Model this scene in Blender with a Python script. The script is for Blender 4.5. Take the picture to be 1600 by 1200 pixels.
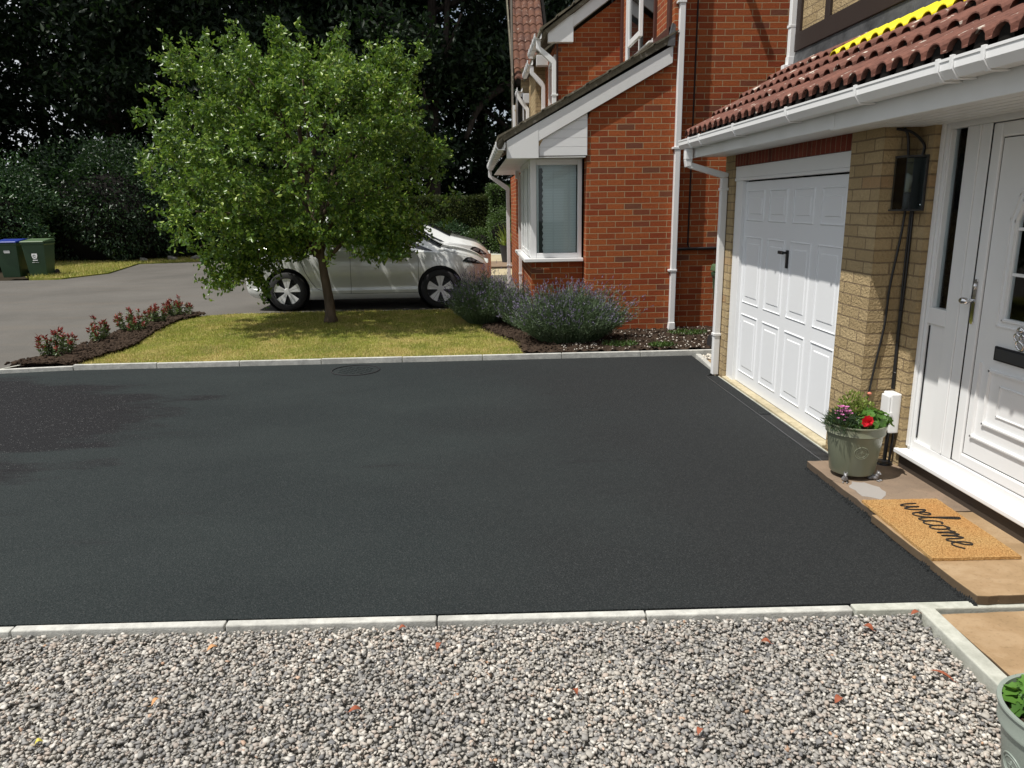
import bpy, bmesh, math, random
import numpy as np
from mathutils import Vector, Matrix
for o in list(bpy.data.objects): bpy.data.objects.remove(o)
SC = bpy.context.scene; COL = SC.collection
R = math.radians; PI = math.pi
rng = np.random.default_rng(7); random.seed(7)

# ------------------------------------------------------------------ camera, sky, sun, exposure
cd = bpy.data.cameras.new('camera'); cam = bpy.data.objects.new('camera', cd); COL.objects.link(cam)
SC.camera = cam
cd.sensor_width = 36; cd.lens = 1168.4/1600*36; cd.clip_start = .05; cd.clip_end = 800
yaw, pit, rol = R(2.763), R(13.542), R(.826)
Fw = Vector((math.sin(yaw)*math.cos(pit), math.cos(yaw)*math.cos(pit), -math.sin(pit)))
Rt = Vector((math.cos(yaw), -math.sin(yaw), 0)); Dn = Fw.cross(Rt)
r2 = math.cos(rol)*Rt + math.sin(rol)*Dn; d2 = -math.sin(rol)*Rt + math.cos(rol)*Dn
cam.matrix_world = Matrix(((r2.x, -d2.x, -Fw.x, 0), (r2.y, -d2.y, -Fw.y, 0), (r2.z, -d2.z, -Fw.z, 1.74), (0, 0, 0, 1)))

SUN_EL, PHI = R(63.5), R(24)                     # light travels towards +x and a little +y
sl = bpy.data.lights.new('sun', 'SUN'); sun = bpy.data.objects.new('sun', sl); COL.objects.link(sun)
sl.energy = 5.0; sl.angle = R(.5); sl.color = (1, .955, .89)
sd = Vector((math.cos(PHI)*math.cos(SUN_EL), math.sin(PHI)*math.cos(SUN_EL), -math.sin(SUN_EL)))
sun.rotation_euler = sd.to_track_quat('-Z', 'Y').to_euler()
w = bpy.data.worlds.new('World'); SC.world = w; w.use_nodes = True
nt = w.node_tree; bg = nt.nodes['Background']
sky = nt.nodes.new('ShaderNodeTexSky'); sky.sky_type = 'NISHITA'; sky.sun_disc = False
sky.sun_elevation = SUN_EL; sky.sun_rotation = math.atan2(-sd.x, -sd.y); sky.dust_density = 1.5; sky.air_density = 1.0
tc = nt.nodes.new('ShaderNodeTexCoord'); cn = nt.nodes.new('ShaderNodeTexNoise'); cn.inputs['Scale'].default_value = 2.2; cn.inputs['Detail'].default_value = 7
cr_ = nt.nodes.new('ShaderNodeMapRange'); cr_.inputs[1].default_value = .30; cr_.inputs[2].default_value = .52
cmx = nt.nodes.new('ShaderNodeMix'); cmx.data_type = 'RGBA'; cmx.inputs[7].default_value = (8.0, 8.3, 8.8, 1)
nt.links.new(tc.outputs['Generated'], cn.inputs['Vector']); nt.links.new(cn.outputs[0], cr_.inputs[0]); nt.links.new(cr_.outputs[0], cmx.inputs[0]); nt.links.new(sky.outputs[0], cmx.inputs[6])
nt.links.new(cmx.outputs[2], bg.inputs[0]); bg.inputs[1].default_value = .082
SC.view_settings.view_transform = 'Standard'; SC.view_settings.look = 'None'
SC.view_settings.exposure = 0.0; SC.view_settings.gamma = 1
SC.render.resolution_x = 1024; SC.render.resolution_y = 768

# ------------------------------------------------------------------ object helpers
ORG = {}
class MB:
    def __init__(s): s.v = []; s.f = []; s.mi = []; s.cur = 0
    def add(s, vs, fs):
        n = len(s.v); s.v += [tuple(p) for p in vs]; s.f += [tuple(i+n for i in f) for f in fs]; s.mi += [s.cur]*len(fs); return s
    def box(s, x0, x1, y0, y1, z0, z1):
        if x0 > x1: x0, x1 = x1, x0
        if y0 > y1: y0, y1 = y1, y0
        if z0 > z1: z0, z1 = z1, z0
        return s.add([(x0,y0,z0),(x1,y0,z0),(x1,y1,z0),(x0,y1,z0),(x0,y0,z1),(x1,y0,z1),(x1,y1,z1),(x0,y1,z1)],
                     [(0,3,2,1),(4,5,6,7),(0,1,5,4),(1,2,6,5),(2,3,7,6),(3,0,4,7)])
    def prism(s, pts, axis, a, b):
        """polygon pts (2-D) extruded along axis from a to b; axis 'x': pts=(y,z); 'y': pts=(x,z); 'z': pts=(x,y)"""
        def P(p, t): return {'x': (t, p[0], p[1]), 'y': (p[0], t, p[1]), 'z': (p[0], p[1], t)}[axis]
        n = len(pts)
        ar = sum(pts[i][0]*pts[(i+1) % n][1]-pts[(i+1) % n][0]*pts[i][1] for i in range(n))
        flip = (ar > 0) ^ (axis == 'y') ^ (a > b)
        f = [tuple(range(n)), tuple(range(2*n-1, n-1, -1))] + [(i, n+i, n+(i+1) % n, (i+1) % n) for i in range(n)]
        if not flip: f = [tuple(reversed(q)) for q in f]
        else: f = f
        f = [tuple(reversed(q)) for q in f]
        return s.add([P(p, a) for p in pts]+[P(p, b) for p in pts], f)
    def tube(s, path, r, n=8, caps=True):
        path = [Vector(p) for p in path]; rs = r if isinstance(r, (list, tuple)) else [r]*len(path)
        vs = []; fs = []; u = None
        for i, p in enumerate(path):
            d = (path[min(i+1, len(path)-1)]-path[max(i-1, 0)]).normalized()
            if u is None: u = d.orthogonal().normalized()
            else: u = (u-d*u.dot(d)).normalized()
            v = d.cross(u)
            for k in range(n):
                a = 2*PI*k/n+PI/n; vs.append(p+(u*math.cos(a)+v*math.sin(a))*rs[i])
        for i in range(len(path)-1):
            for k in range(n): fs.append((i*n+k, i*n+(k+1) % n, (i+1)*n+(k+1) % n, (i+1)*n+k))
        if caps: fs += [tuple(reversed(range(n))), tuple(range((len(path)-1)*n, len(path)*n))]
        return s.add(vs, fs)
    def lathe(s, prof, c, n=32, axis='z'):
        vs = []; fs = []
        for r, z in prof:
            for k in range(n):
                a = 2*PI*k/n; x, y = r*math.cos(a), r*math.sin(a)
                vs.append({'z': (c[0]+x, c[1]+y, c[2]+z), 'y': (c[0]+x, c[1]+z, c[2]-y), 'x': (c[0]+z, c[1]+x, c[2]+y)}[axis])
        for i in range(len(prof)-1):
            for k in range(n): fs.append((i*n+k, i*n+(k+1) % n, (i+1)*n+(k+1) % n, (i+1)*n+k))
        return s.add(vs, fs)
    def ell(s, c, r, n=14, m=9):
        prof = [(max(1e-4, math.sin(PI*i/(m-1))), -math.cos(PI*i/(m-1))) for i in range(m)]
        a = MB().lathe(prof, (0, 0, 0), n)
        return s.add([(c[0]+v[0]*r[0], c[1]+v[1]*r[1], c[2]+v[2]*r[2]) for v in a.v], a.f)

def setp(o, label=None, cat=None, group=None, kind=None):
    if label: o['label'] = label
    if cat: o['category'] = cat
    if group: o['group'] = group
    if kind: o['kind'] = kind
    return o
def thing(name, loc, label, cat, group=None):
    o = bpy.data.objects.new(name, None); COL.objects.link(o); o.location = loc; o.empty_display_size = .1
    ORG[o.name] = Vector(loc); return setp(o, label, cat, group)
def link_mesh(name, me, mat, parent=None, mats=None):
    for m in (mats or [mat]): me.materials.append(m)
    o = bpy.data.objects.new(name, me); COL.objects.link(o)
    if parent is not None:
        o.parent = parent; ORG[o.name] = ORG[parent.name]
    return o
def obj(name, mb, mat, parent=None, smooth=False, bevel=0, auto=None, mats=None):
    off = ORG[parent.name] if parent is not None else Vector((0, 0, 0))
    me = bpy.data.meshes.new(name)
    me.from_pydata([(v[0]-off.x, v[1]-off.y, v[2]-off.z) for v in mb.v], [], mb.f); me.validate(); me.update()
    bm = bmesh.new(); bm.from_mesh(me); bmesh.ops.recalc_face_normals(bm, faces=bm.faces); bm.to_mesh(me); bm.free()
    if mats and len(me.polygons) == len(mb.mi): me.polygons.foreach_set('material_index', mb.mi)
    if smooth: me.polygons.foreach_set('use_smooth', [True]*len(me.polygons))
    if auto: me.set_sharp_from_angle(angle=R(auto))
    o = link_mesh(name, me, mat, parent, mats)
    if bevel:
        b = o.modifiers.new('bevel', 'BEVEL'); b.width = bevel; b.segments = 2; b.limit_method = 'ANGLE'; b.harden_normals = False
    return o
def struct(name, mb, mat, **k):
    o = obj(name, mb, mat, **k); o['kind'] = 'structure'; return o
def copy_tree(root, loc, label, rz=None, scale=None):
    r = root.copy(); COL.objects.link(r); r.location = loc; r['label'] = label
    if rz is not None: r.rotation_euler = (0, 0, rz)
    if scale: r.scale = (scale,)*3
    for ch in list(root.children):
        c = ch.copy(); COL.objects.link(c); c.parent = r
        for g in ch.children:
            d = g.copy(); COL.objects.link(d); d.parent = c
    return r
def np_mesh(name, V, Fa, mat, parent=None, smooth=False):
    V = np.asarray(V, dtype=np.float64).reshape(-1, 3)
    if parent is not None: V = V-np.array(ORG[parent.name])
    Fa = np.asarray(Fa, dtype=np.int32); k = Fa.shape[1]
    me = bpy.data.meshes.new(name); me.vertices.add(len(V)); me.vertices.foreach_set('co', V.astype(np.float32).ravel())
    me.loops.add(Fa.size); me.loops.foreach_set('vertex_index', Fa.ravel())
    me.polygons.add(len(Fa)); me.polygons.foreach_set('loop_start', np.arange(0, Fa.size, k, dtype=np.int32))
    if smooth: me.polygons.foreach_set('use_smooth', np.ones(len(Fa), bool))
    me.update(); me.validate()
    return link_mesh(name, me, mat, parent)
def unit(a): return a/np.maximum(1e-9, np.linalg.norm(a, axis=1, keepdims=True))
def leaves(name, P, D, L, W, mat, parent=None, fold=.25):
    """one folded pointed leaf per point"""
    n = len(P); D = unit(D); rnd = unit(rng.normal(size=(n, 3))); S = unit(np.cross(D, rnd)); N = np.cross(S, D)
    L = np.broadcast_to(np.asarray(L, float).reshape(-1, 1), (n, 1)); W = np.broadcast_to(np.asarray(W, float).reshape(-1, 1), (n, 1))
    m = P+D*L*.45; up = N*W*fold
    V = np.stack([P, m+S*W*.5+up, P+D*L-N*L*.12, m-S*W*.5+up], 1).reshape(-1, 3)
    i = np.arange(n)[:, None]*4
    F = np.concatenate([i+np.array([[0, 1, 2]]), i+np.array([[0, 2, 3]])], 0)
    return np_mesh(name, V, F, mat, parent)
def blades(name, P, D, H, W, mat, parent=None):
    n = len(P); H = np.broadcast_to(np.asarray(H, float).reshape(-1, 1), (n, 1)); W = np.broadcast_to(np.asarray(W, float).reshape(-1, 1), (n, 1))
    a = rng.uniform(0, 2*PI, n); S = np.stack([np.cos(a), np.sin(a), np.zeros(n)], 1)
    V = np.stack([P-S*W*.5, P+S*W*.5, P+unit(D)*H], 1).reshape(-1, 3)
    i = np.arange(n)[:, None]*3
    return np_mesh(name, V, i+np.array([[0, 1, 2]]), mat, parent)
def inpoly(x, y, poly):
    c = np.zeros(len(x), bool); n = len(poly)
    for i in range(n):
        (x0, y0), (x1, y1) = poly[i], poly[(i+1) % n]
        if y0 == y1: continue
        c ^= ((y0 > y) != (y1 > y)) & (x < (x1-x0)*(y-y0)/(y1-y0)+x0)
    return c
def scatter(poly, n):
    p = np.array(poly); lo, hi = p.min(0), p.max(0); out = []
    while sum(len(o) for o in out) < n:
        q = rng.uniform(lo, hi, (n*2, 2)); out.append(q[inpoly(q[:, 0], q[:, 1], poly)])
    return np.concatenate(out)[:n]

# ------------------------------------------------------------------ materials
def mat(name, col=(.5, .5, .5), rough=.6, metal=0, spec=.5, **k):
    m = bpy.data.materials.new(name); m.use_nodes = True; b = m.node_tree.nodes['Principled BSDF']
    b.inputs['Base Color'].default_value = (*col, 1); b.inputs['Roughness'].default_value = rough
    b.inputs['Metallic'].default_value = metal; b.inputs['Specular IOR Level'].default_value = spec
    for kk, vv in k.items(): b.inputs[kk.replace('_', ' ')].default_value = vv
    return m
class G:
    """small node-graph builder on one material"""
    def __init__(s, m): s.m = m; s.t = m.node_tree; s.b = s.t.nodes['Principled BSDF']; s.pos = None
    def n(s, typ, ins={}, **attrs):
        nd = s.t.nodes.new('ShaderNode'+typ)
        for a, v in attrs.items(): setattr(nd, a, v)
        for i, v in ins.items():
            if isinstance(v, bpy.types.NodeSocket): s.t.links.new(v, nd.inputs[i])
            else: nd.inputs[i].default_value = v
        return nd
    def P(s):
        if s.pos is None: s.pos = s.n('NewGeometry').outputs['Position']
        return s.pos
    def noise(s, scale, detail=4, vec=None, rough=.55, stretch=None, out=0):
        v = vec if vec is not None else s.P()
        if stretch: v = s.n('Mapping', {0: v, 3: stretch}).outputs[0]
        return s.n('TexNoise', {'Vector': v, 'Scale': scale, 'Detail': detail, 'Roughness': rough}).outputs[out]
    def ramp(s, fac, stops, interp='LINEAR'):
        r = s.n('ValToRGB', {0: fac}); cr = r.color_ramp; cr.interpolation = interp
        while len(cr.elements) < len(stops): cr.elements.new(.5)
        for e, (p, c) in zip(cr.elements, stops):
            e.position = p; e.color = (*c, 1) if len(c) == 3 else c
        return r.outputs[0]
    def mix(s, fac, a, b, mode='MIX'):
        nd = s.n('Mix', data_type='RGBA', blend_type=mode)
        for i, v in ((0, fac), (6, a), (7, b)):
            if isinstance(v, bpy.types.NodeSocket): s.t.links.new(v, nd.inputs[i])
            else: nd.inputs[i].default_value = v if i == 0 else (*v, 1)
        return nd.outputs[2]
    def math(s, op, a, b=0.0, c=0.0):
        return s.n('Math', {0: a, 1: b, 2: c}, operation=op).outputs[0]
    def mr(s, v, a, b, c=0., d=1.): return s.n('MapRange', {0: v, 1: a, 2: b, 3: c, 4: d}).outputs[0]
    def col(s, c): s.t.links.new(c, s.b.inputs['Base Color'])
    def rough(s, c): s.t.links.new(c, s.b.inputs['Roughness'])
    def bump(s, h, dist=.01, strength=1.):
        nd = s.n('Bump', {'Height': h, 'Distance': dist, 'Strength': strength}); s.t.links.new(nd.outputs[0], s.b.inputs['Normal']); return nd
g3 = lambda v: (v, v, v)

def brick_mat(name, c1, c2, cm, odd, rowh=.075, bw=.225, mortar=.010, vertical=False, rough_h=.004):
    m = mat(name, c1, .88, spec=.25); g = G(m)
    sp = g.n('SeparateXYZ', {0: g.P()}); u = g.math('ADD', sp.outputs[0], sp.outputs[1])
    wob = g.math('MULTIPLY', g.math('SUBTRACT', g.noise(9, 2), .5), .006)
    z = g.math('ADD', sp.outputs[2], wob); u = g.math('ADD', u, wob)
    v = g.n('CombineXYZ', {0: z, 1: u} if vertical else {0: u, 1: z}).outputs[0]
    br = g.n('TexBrick', {'Vector': v, 'Color1': (0, 0, 0, 1), 'Color2': (1, 1, 1, 1), 'Mortar': (0, 0, 0, 1), 'Scale': 1., 'Mortar Size': mortar/2,
                          'Mortar Smooth': .25, 'Bias': 0., 'Brick Width': bw, 'Row Height': rowh})
    br.offset = .0 if vertical else .5; br.squash = 1
    tone = g.ramp(br.outputs[0], [(0, c1), (.5, c2), (.90, c1), (.985, odd), (1, odd)])
    tone = g.mix(g.mr(g.noise(45, 5), .3, .75, .0, .55), tone, tuple(x*.55 for x in c1))
    tone = g.mix(g.mr(g.noise(1.1, 3), .4, .7, 0, .35), tone, tuple(x*.62 for x in c2))
    mort = g.mix(g.noise(30, 3), tuple(x*.7 for x in cm), cm)
    g.col(g.mix(br.outputs[1], tone, mort))
    h = g.math('ADD', g.math('MULTIPLY', g.math('SUBTRACT', 1., br.outputs[1]), 1.), g.math('MULTIPLY', g.noise(60, 4), rough_h*120))
    g.bump(h, .007, .9)
    return m
M = {}
M['red'] = brick_mat('red brick', (.27, .052, .018), (.43, .118, .034), (.46, .33, .19), (.15, .07, .045))
M['yel'] = brick_mat('buff brick', (.52, .40, .225), (.385, .285, .15), (.27, .20, .12), (.42, .27, .14), mortar=.011, rough_h=.016)
M['sold'] = brick_mat('soldier brick', (.17, .035, .02), (.25, .055, .03), (.30, .20, .13), (.10, .03, .02), rowh=.075, bw=.9, vertical=True)
def plastic(name, c, rough=.32, dirt=.12):
    m = mat(name, c, rough); g = G(m)
    g.col(g.mix(g.mr(g.noise(2.2, 5), .42, .8, 0, dirt), c, (.36, .35, .30)))
    return m
M['pvc'] = plastic('white upvc', (.80, .81, .81), .28, .07)
M['pvc2'] = plastic('weathered white trim', (.76, .77, .76), .42, .22)
M['gdoor'] = plastic('white painted steel', (.79, .81, .83), .40, .04)
M['black'] = mat('black plastic', (.012, .012, .013), .4)
M['seal'] = mat('rubber seal', (.01, .01, .012), .7)
M['chrome'] = mat('chrome', (.75, .75, .76), .08, 1)
M['iron'] = mat('dark grey metal', (.05, .052, .055), .5, .3)
M['dark'] = mat('dark void', (.012, .011, .010), .95, spec=.1)
M['interior'] = mat('dim interior', (.05, .045, .04), .9)
M['blind'] = mat('pleated blind', (.62, .63, .62), .8)
g = G(M['blind']); wv = g.n('TexWave', {'Vector': g.P(), 'Scale': 9.0, 'Distortion': .2}, wave_type='BANDS', bands_direction='Z'); g.col(g.mix(g.mr(wv.outputs[1], 0, 1, 0, .5), (.88, .89, .88), (.74, .75, .74)))
def glassmat(name, tint=(.9, .95, .95)):
    m = bpy.data.materials.new(name); m.use_nodes = True; t = m.node_tree; t.nodes.clear()
    o = t.nodes.new('ShaderNodeOutputMaterial'); mx = t.nodes.new('ShaderNodeMixShader'); tr = t.nodes.new('ShaderNodeBsdfTransparent')
    gl = t.nodes.new('ShaderNodeBsdfGlossy'); fr = t.nodes.new('ShaderNodeFresnel'); fr.inputs[0].default_value = 1.33
    tr.inputs[0].default_value = (*tint, 1); gl.inputs['Roughness'].default_value = .02; gl.inputs[0].default_value = (1, 1, 1, 1)
    t.links.new(fr.outputs[0], mx.inputs[0]); t.links.new(tr.outputs[0], mx.inputs[1]); t.links.new(gl.outputs[0], mx.inputs[2]); t.links.new(mx.outputs[0], o.inputs[0])
    return m
M['glass'] = glassmat('window glass'); M['cglass'] = glassmat('tinted car glass', (.30, .36, .36))
M['dglass'] = mat('dark glazing', (.012, .014, .015), .04, spec=.8)

def foliage(name, stops, trans=.3, rough=.45, tcol=(.25, .4, .05), spec=.45):
    m = bpy.data.materials.new(name); m.use_nodes = True; g = G(m); b = g.b; t = g.t
    rp = g.n('NewGeometry').outputs['Random Per Island']
    c = g.ramp(rp, stops); c = g.mix(g.mr(g.noise(1.6, 2), .35, .7, 0, .45), c, stops[0][1])
    g.col(c); b.inputs['Roughness'].default_value = rough; b.inputs['Specular IOR Level'].default_value = spec
    tr = g.n('BsdfTranslucent', {0: g.mix(.6, c, tcol)}); mx = g.n('MixShader', {0: trans, 1: b.outputs[0], 2: tr.outputs[0]})
    t.links.new(mx.outputs[0], t.nodes['Material Output'].inputs[0]); return m
M['leaf'] = foliage('young tree leaf', [(0, (.035, .08, .014)), (.4, (.085, .165, .022)), (.75, (.17, .27, .036)), (1, (.36, .45, .08))], .22, .36, (.26, .46, .05))
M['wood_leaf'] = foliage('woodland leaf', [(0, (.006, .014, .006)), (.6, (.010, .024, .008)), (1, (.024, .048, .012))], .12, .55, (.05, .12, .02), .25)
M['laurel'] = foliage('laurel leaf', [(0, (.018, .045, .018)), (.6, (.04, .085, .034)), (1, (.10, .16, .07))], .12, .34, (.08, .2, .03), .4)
M['laurel2'] = foliage('shaded laurel leaf', [(0, (.010, .024, .010)), (.6, (.020, .044, .018)), (1, (.05, .085, .035))], .12, .42, (.08, .2, .03), .35)  # darker copy of the laurel tones, shade put into the leaf colour
M['hedge'] = foliage('clipped hedge leaf', [(0, (.03, .05, .01)), (.6, (.06, .085, .016)), (1, (.12, .13, .025))], .15, .6, (.15, .25, .03))
M['hedge2'] = foliage('bright hedge leaf', [(0, (.03, .06, .012)), (.6, (.06, .11, .02)), (1, (.11, .18, .04))], .2, .5, (.15, .3, .03))
M['lav'] = foliage('lavender stem', [(0, (.05, .085, .035)), (.5, (.10, .155, .07)), (1, (.21, .26, .17))], .15, .7, (.15, .25, .08))
M['lavf'] = foliage('lavender flower', [(0, (.13, .11, .18)), (.6, (.20, .17, .27)), (1, (.27, .25, .32))], .1, .8, (.2, .15, .4))
M['phg'] = foliage('photinia green leaf', [(0, (.05, .09, .03)), (1, (.13, .17, .06))], .2, .4)
M['phr'] = foliage('photinia red leaf', [(0, (.16, .02, .02)), (.6, (.28, .04, .035)), (1, (.36, .12, .07))], .2, .4, (.5, .06, .04))
M['ger'] = foliage('geranium leaf', [(0, (.05, .13, .02)), (1, (.12, .26, .04))], .25, .5)
M['lime'] = foliage('pale trailing leaf', [(0, (.16, .22, .04)), (1, (.34, .38, .10))], .25, .5)
M['grn2'] = foliage('dark pot foliage', [(0, (.02, .05, .02)), (1, (.06, .10, .05))], .2, .6)
M['grass'] = foliage('grass blade', [(0, (.18, .23, .035)), (.4, (.30, .34, .055)), (.7, (.52, .46, .12)), (1, (.78, .64, .32))], .2, .7, (.4, .45, .1), .2)
def grassm():
    m = M['grass']; g = G(m); b = g.b; old = b.inputs['Base Color'].links[0].from_socket
    sp = g.n('SeparateXYZ', {0: g.P()}); edge = g.mr(sp.outputs[1], 8.5, 9.5, .55, 0)
    dry = g.math('ADD', g.mr(g.noise(2.6, 6, rough=.65), .46, .66), edge); dry = g.math('MULTIPLY', dry, g.mr(g.noise(16, 3), .3, .6, .4, 1))
    grn = g.mr(g.noise(4.1, 5, rough=.7), .5, .68, 0, .75)
    c = g.mix(grn, old, (.09, .17, .025)); c = g.mix(g.math('MINIMUM', dry, .85), c, (.62, .47, .21)); g.col(c)
grassm()
M['redp'] = mat('red petal', (.75, .012, .03), .5); M['pinkp'] = mat('pink petal', (.55, .16, .38), .6); M['salm'] = mat('salmon petal', (.62, .2, .13), .6)
def bark(name, a, b):
    m = mat(name, a, .9, spec=.2); g = G(m); n = g.noise(14, 6, stretch=(1, 1, .25)); g.col(g.ramp(n, [(.3, a), (.7, b)])); g.bump(n, .03, .8); return m
M['bark'] = bark('young bark', (.055, .042, .03), (.14, .105, .075)); M['bark2'] = bark('woodland bark', (.025, .02, .017), (.075, .06, .05))

def tarmac():
    m = mat('new black tarmac', (.022, .024, .026), .9, spec=.14); g = G(m)
    a = g.mr(g.noise(.55, 5, stretch=(.8, 1.3, 1), rough=.6), .4, .65)
    base = g.mix(a, (.019, .0255, .0262), (.0265, .0345, .0345))
    spx = g.n('SeparateXYZ', {0: g.P()}).outputs[0]; base = g.mix(g.mr(g.math('ADD', spx, g.math('MULTIPLY', g.math('SUBTRACT', g.noise(.8, 4), .5), 2.5)), -.6, 1.2, 0, .75), base, (.019, .0198, .0208))
    # the darker damp patch towards the road, edge torn along the roller's direction
    sp = g.n('SeparateXYZ', {0: g.P()})
    wob = g.noise(1.1, 6, stretch=(.65, 1.9, 1), rough=.62)
    dx = g.math('DIVIDE', g.math('ADD', sp.outputs[0], 5.7), 3.05)
    dy = g.math('DIVIDE', g.math('SUBTRACT', g.math('SUBTRACT', sp.outputs[1], g.math('MULTIPLY', sp.outputs[0], .12)), 6.5), 2.15)
    r = g.math('SQRT', g.math('ADD', g.math('MULTIPLY', dx, dx), g.math('MULTIPLY', dy, dy)))
    patch = g.mr(g.math('ADD', r, g.math('MULTIPLY', g.math('SUBTRACT', wob, .5), 1.5)), .86, 1.04, 1, 0)
    st = g.mr(g.noise(1.0, 5, stretch=(.55, 3.2, 1), rough=.6), .63, .72)
    patch2 = g.math('MAXIMUM', patch, g.math('MULTIPLY', st, .55))
    cell = g.n('SeparateColor', {0: g.n('TexVoronoi', {'Vector': g.P(), 'Scale': 210.}).outputs[1]}).outputs[0]
    c = g.mix(patch2, base, (.0115, .0115, .0132)); c = g.mix(g.math('MULTIPLY', g.math('POWER', cell, 3.), g.mr(patch, 0, 1, .34, .22)), c, (.10, .105, .105))
    grit = g.n('TexVoronoi', {'Vector': g.P(), 'Scale': 130.}).outputs[0]
    sp2 = g.n('TexVoronoi', {'Vector': g.P(), 'Scale': 105.}); seed = g.n('SeparateColor', {0: sp2.outputs[1]}).outputs[0]
    spark = g.math('MULTIPLY', g.math('GREATER_THAN', seed, .93), g.math('LESS_THAN', sp2.outputs[0], .35))
    c = g.mix(g.math('MULTIPLY', spark, g.mr(patch, 0, 1, .12, .9)), c, (.20, .20, .20))
    c = g.mix(g.mr(g.noise(150, 3), .35, .7, 0, .5), c, (.010, .010, .011))
    g.col(c); g.rough(g.mr(patch2, 0, 1, .92, .72))
    h = g.math('ADD', grit, g.math('MULTIPLY', g.noise(55, 4), 1.2)); g.bump(h, .0035, .9); return m
M['tarmac'] = tarmac()
def road():
    m = mat('old road tarmac', (.15, .145, .14), .9, spec=.2); g = G(m)
    c = g.ramp(g.noise(.45, 6, rough=.65), [(.3, (.098, .093, .083)), (.5, (.128, .121, .109)), (.75, (.155, .146, .131))])
    c = g.mix(g.mr(g.noise(1.3, 5, stretch=(.25, 1.6, 1)), .5, .8, 0, .4), c, (.16, .135, .108))
    c = g.mix(g.mr(g.noise(90, 4), .4, .7, 0, .5), c, (.07, .066, .062)); g.col(c); g.bump(g.noise(70, 4), .006, .8); return m
M['road'] = road()
def conc(name, a, b, s=18):
    m = mat(name, a, .9, spec=.2); g = G(m); n = g.noise(s, 6, rough=.65); c = g.ramp(n, [(.3, a), (.7, b)])
    c = g.mix(g.mr(g.noise(2.3, 4), .5, .75, 0, .5), c, tuple(x*.6 for x in a)); g.col(c); g.bump(g.noise(90, 4), .003, .7); return m
M['kerb'] = conc('pale concrete edging', (.38, .38, .355), (.60, .60, .555)); M['kerbg'] = conc('mossy concrete edging', (.36, .37, .32), (.55, .56, .50))
M['thresh'] = conc('cream threshold', (.36, .31, .20), (.52, .46, .32), 25)
def sandstone(name, a, b, c3):
    m = mat(name, a, .8, spec=.25); g = G(m); w_ = g.noise(1.1, 5, rough=.5)
    n = g.n('TexNoise', {'Vector': g.n('Mapping', {0: g.P(), 3: (1.5, 2.2, 1), 2: (0, 0, .9)}).outputs[0], 'Scale': 2.4, 'Detail': 8, 'Distortion': .5, 'Roughness': .62}).outputs[0]
    c = g.ramp(n, [(.3, a), (.52, b), (.62, c3), (.75, b)]); c = g.mix(g.mr(w_, .45, .75, 0, .5), c, tuple(x*.75 for x in a))
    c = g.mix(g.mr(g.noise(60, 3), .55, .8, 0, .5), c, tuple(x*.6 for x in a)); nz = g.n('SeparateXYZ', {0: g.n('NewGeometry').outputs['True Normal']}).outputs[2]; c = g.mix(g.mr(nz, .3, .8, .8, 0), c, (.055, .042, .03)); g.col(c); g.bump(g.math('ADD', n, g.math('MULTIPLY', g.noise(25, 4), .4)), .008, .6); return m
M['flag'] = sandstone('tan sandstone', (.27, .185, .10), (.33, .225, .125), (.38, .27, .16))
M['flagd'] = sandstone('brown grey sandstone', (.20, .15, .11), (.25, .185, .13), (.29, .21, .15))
def soil():
    m = mat('bed soil', (.05, .035, .025), .95, spec=.1); g = G(m)
    c = g.ramp(g.noise(22, 6, rough=.7), [(.3, (.028, .02, .015)), (.6, (.075, .052, .037)), (.8, (.13, .09, .06))]); g.col(c); g.bump(g.noise(18, 6, rough=.7), .05, 1); return m
M['soil'] = soil()
def lawnm():
    m = mat('lawn turf', (.12, .14, .03), .95, spec=.1); g = G(m)
    c = g.ramp(g.noise(1.4, 5), [(.35, (.15, .19, .032)), (.5, (.27, .28, .055)), (.66, (.46, .38, .14))])
    c = g.mix(g.mr(g.noise(45, 4), .4, .7, 0, .55), c, (.07, .08, .015)); g.col(c); g.bump(g.noise(80, 3), .03, 1); return m
M['lawn'] = lawnm()
M['ground'] = mat('woodland floor', (.03, .024, .016), .95, spec=.1); g = G(M['ground']); g.col(g.ramp(g.noise(3, 6, rough=.7), [(.3, (.016, .013, .009)), (.7, (.045, .036, .022))]))
M['stone'] = foliage('gravel stone', [(0, (.14, .14, .143)), (.14, (.25, .245, .235)), (.4, (.38, .36, .325)), (.6, (.47, .44, .39)), (.74, (.42, .35, .295)), (.86, (.56, .53, .475)), (.985, (.66, .63, .575)), (1, (.50, .29, .17))], 0.0, .75, spec=.3)
def clay(name, a, b, lich=.0):
    m = mat(name, a, .85, spec=.25); g = G(m)
    c = g.ramp(g.noise(5, 5, rough=.65), [(.3, a), (.7, b)]); c = g.mix(g.mr(g.noise(38, 4), .45, .8, 0, .6), c, tuple(x*.5 for x in a))
    if lich: c = g.mix(g.mr(g.noise(13, 4), .62, .68, 0, lich), c, (.62, .58, .50))
    g.col(c); g.bump(g.noise(70, 4), .004, .8); return m
M['tile'] = clay('brown red roof tile', (.115, .05, .038), (.20, .088, .064), .9)
M['tile2'] = clay('mottled clay tile', (.085, .042, .032), (.16, .072, .042), .3)
M['slate'] = clay('lichened slate edge', (.10, .09, .065), (.20, .18, .13), .35)
M['lead'] = mat('lead flashing', (.13, .135, .14), .5, .6); g = G(M['lead']); g.col(g.ramp(g.noise(4, 6, rough=.7), [(.3, (.07, .072, .075)), (.7, (.21, .215, .22))])); g.bump(g.noise(9, 4), .02, .5)
M['timber'] = mat('dark stained timber', (.028, .017, .013), .6); M['timber2'] = mat('brown stained timber', (.07, .022, .014), .55)
M['yellow'] = mat('yellow roofing membrane', (.72, .62, .012), .5)
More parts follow.
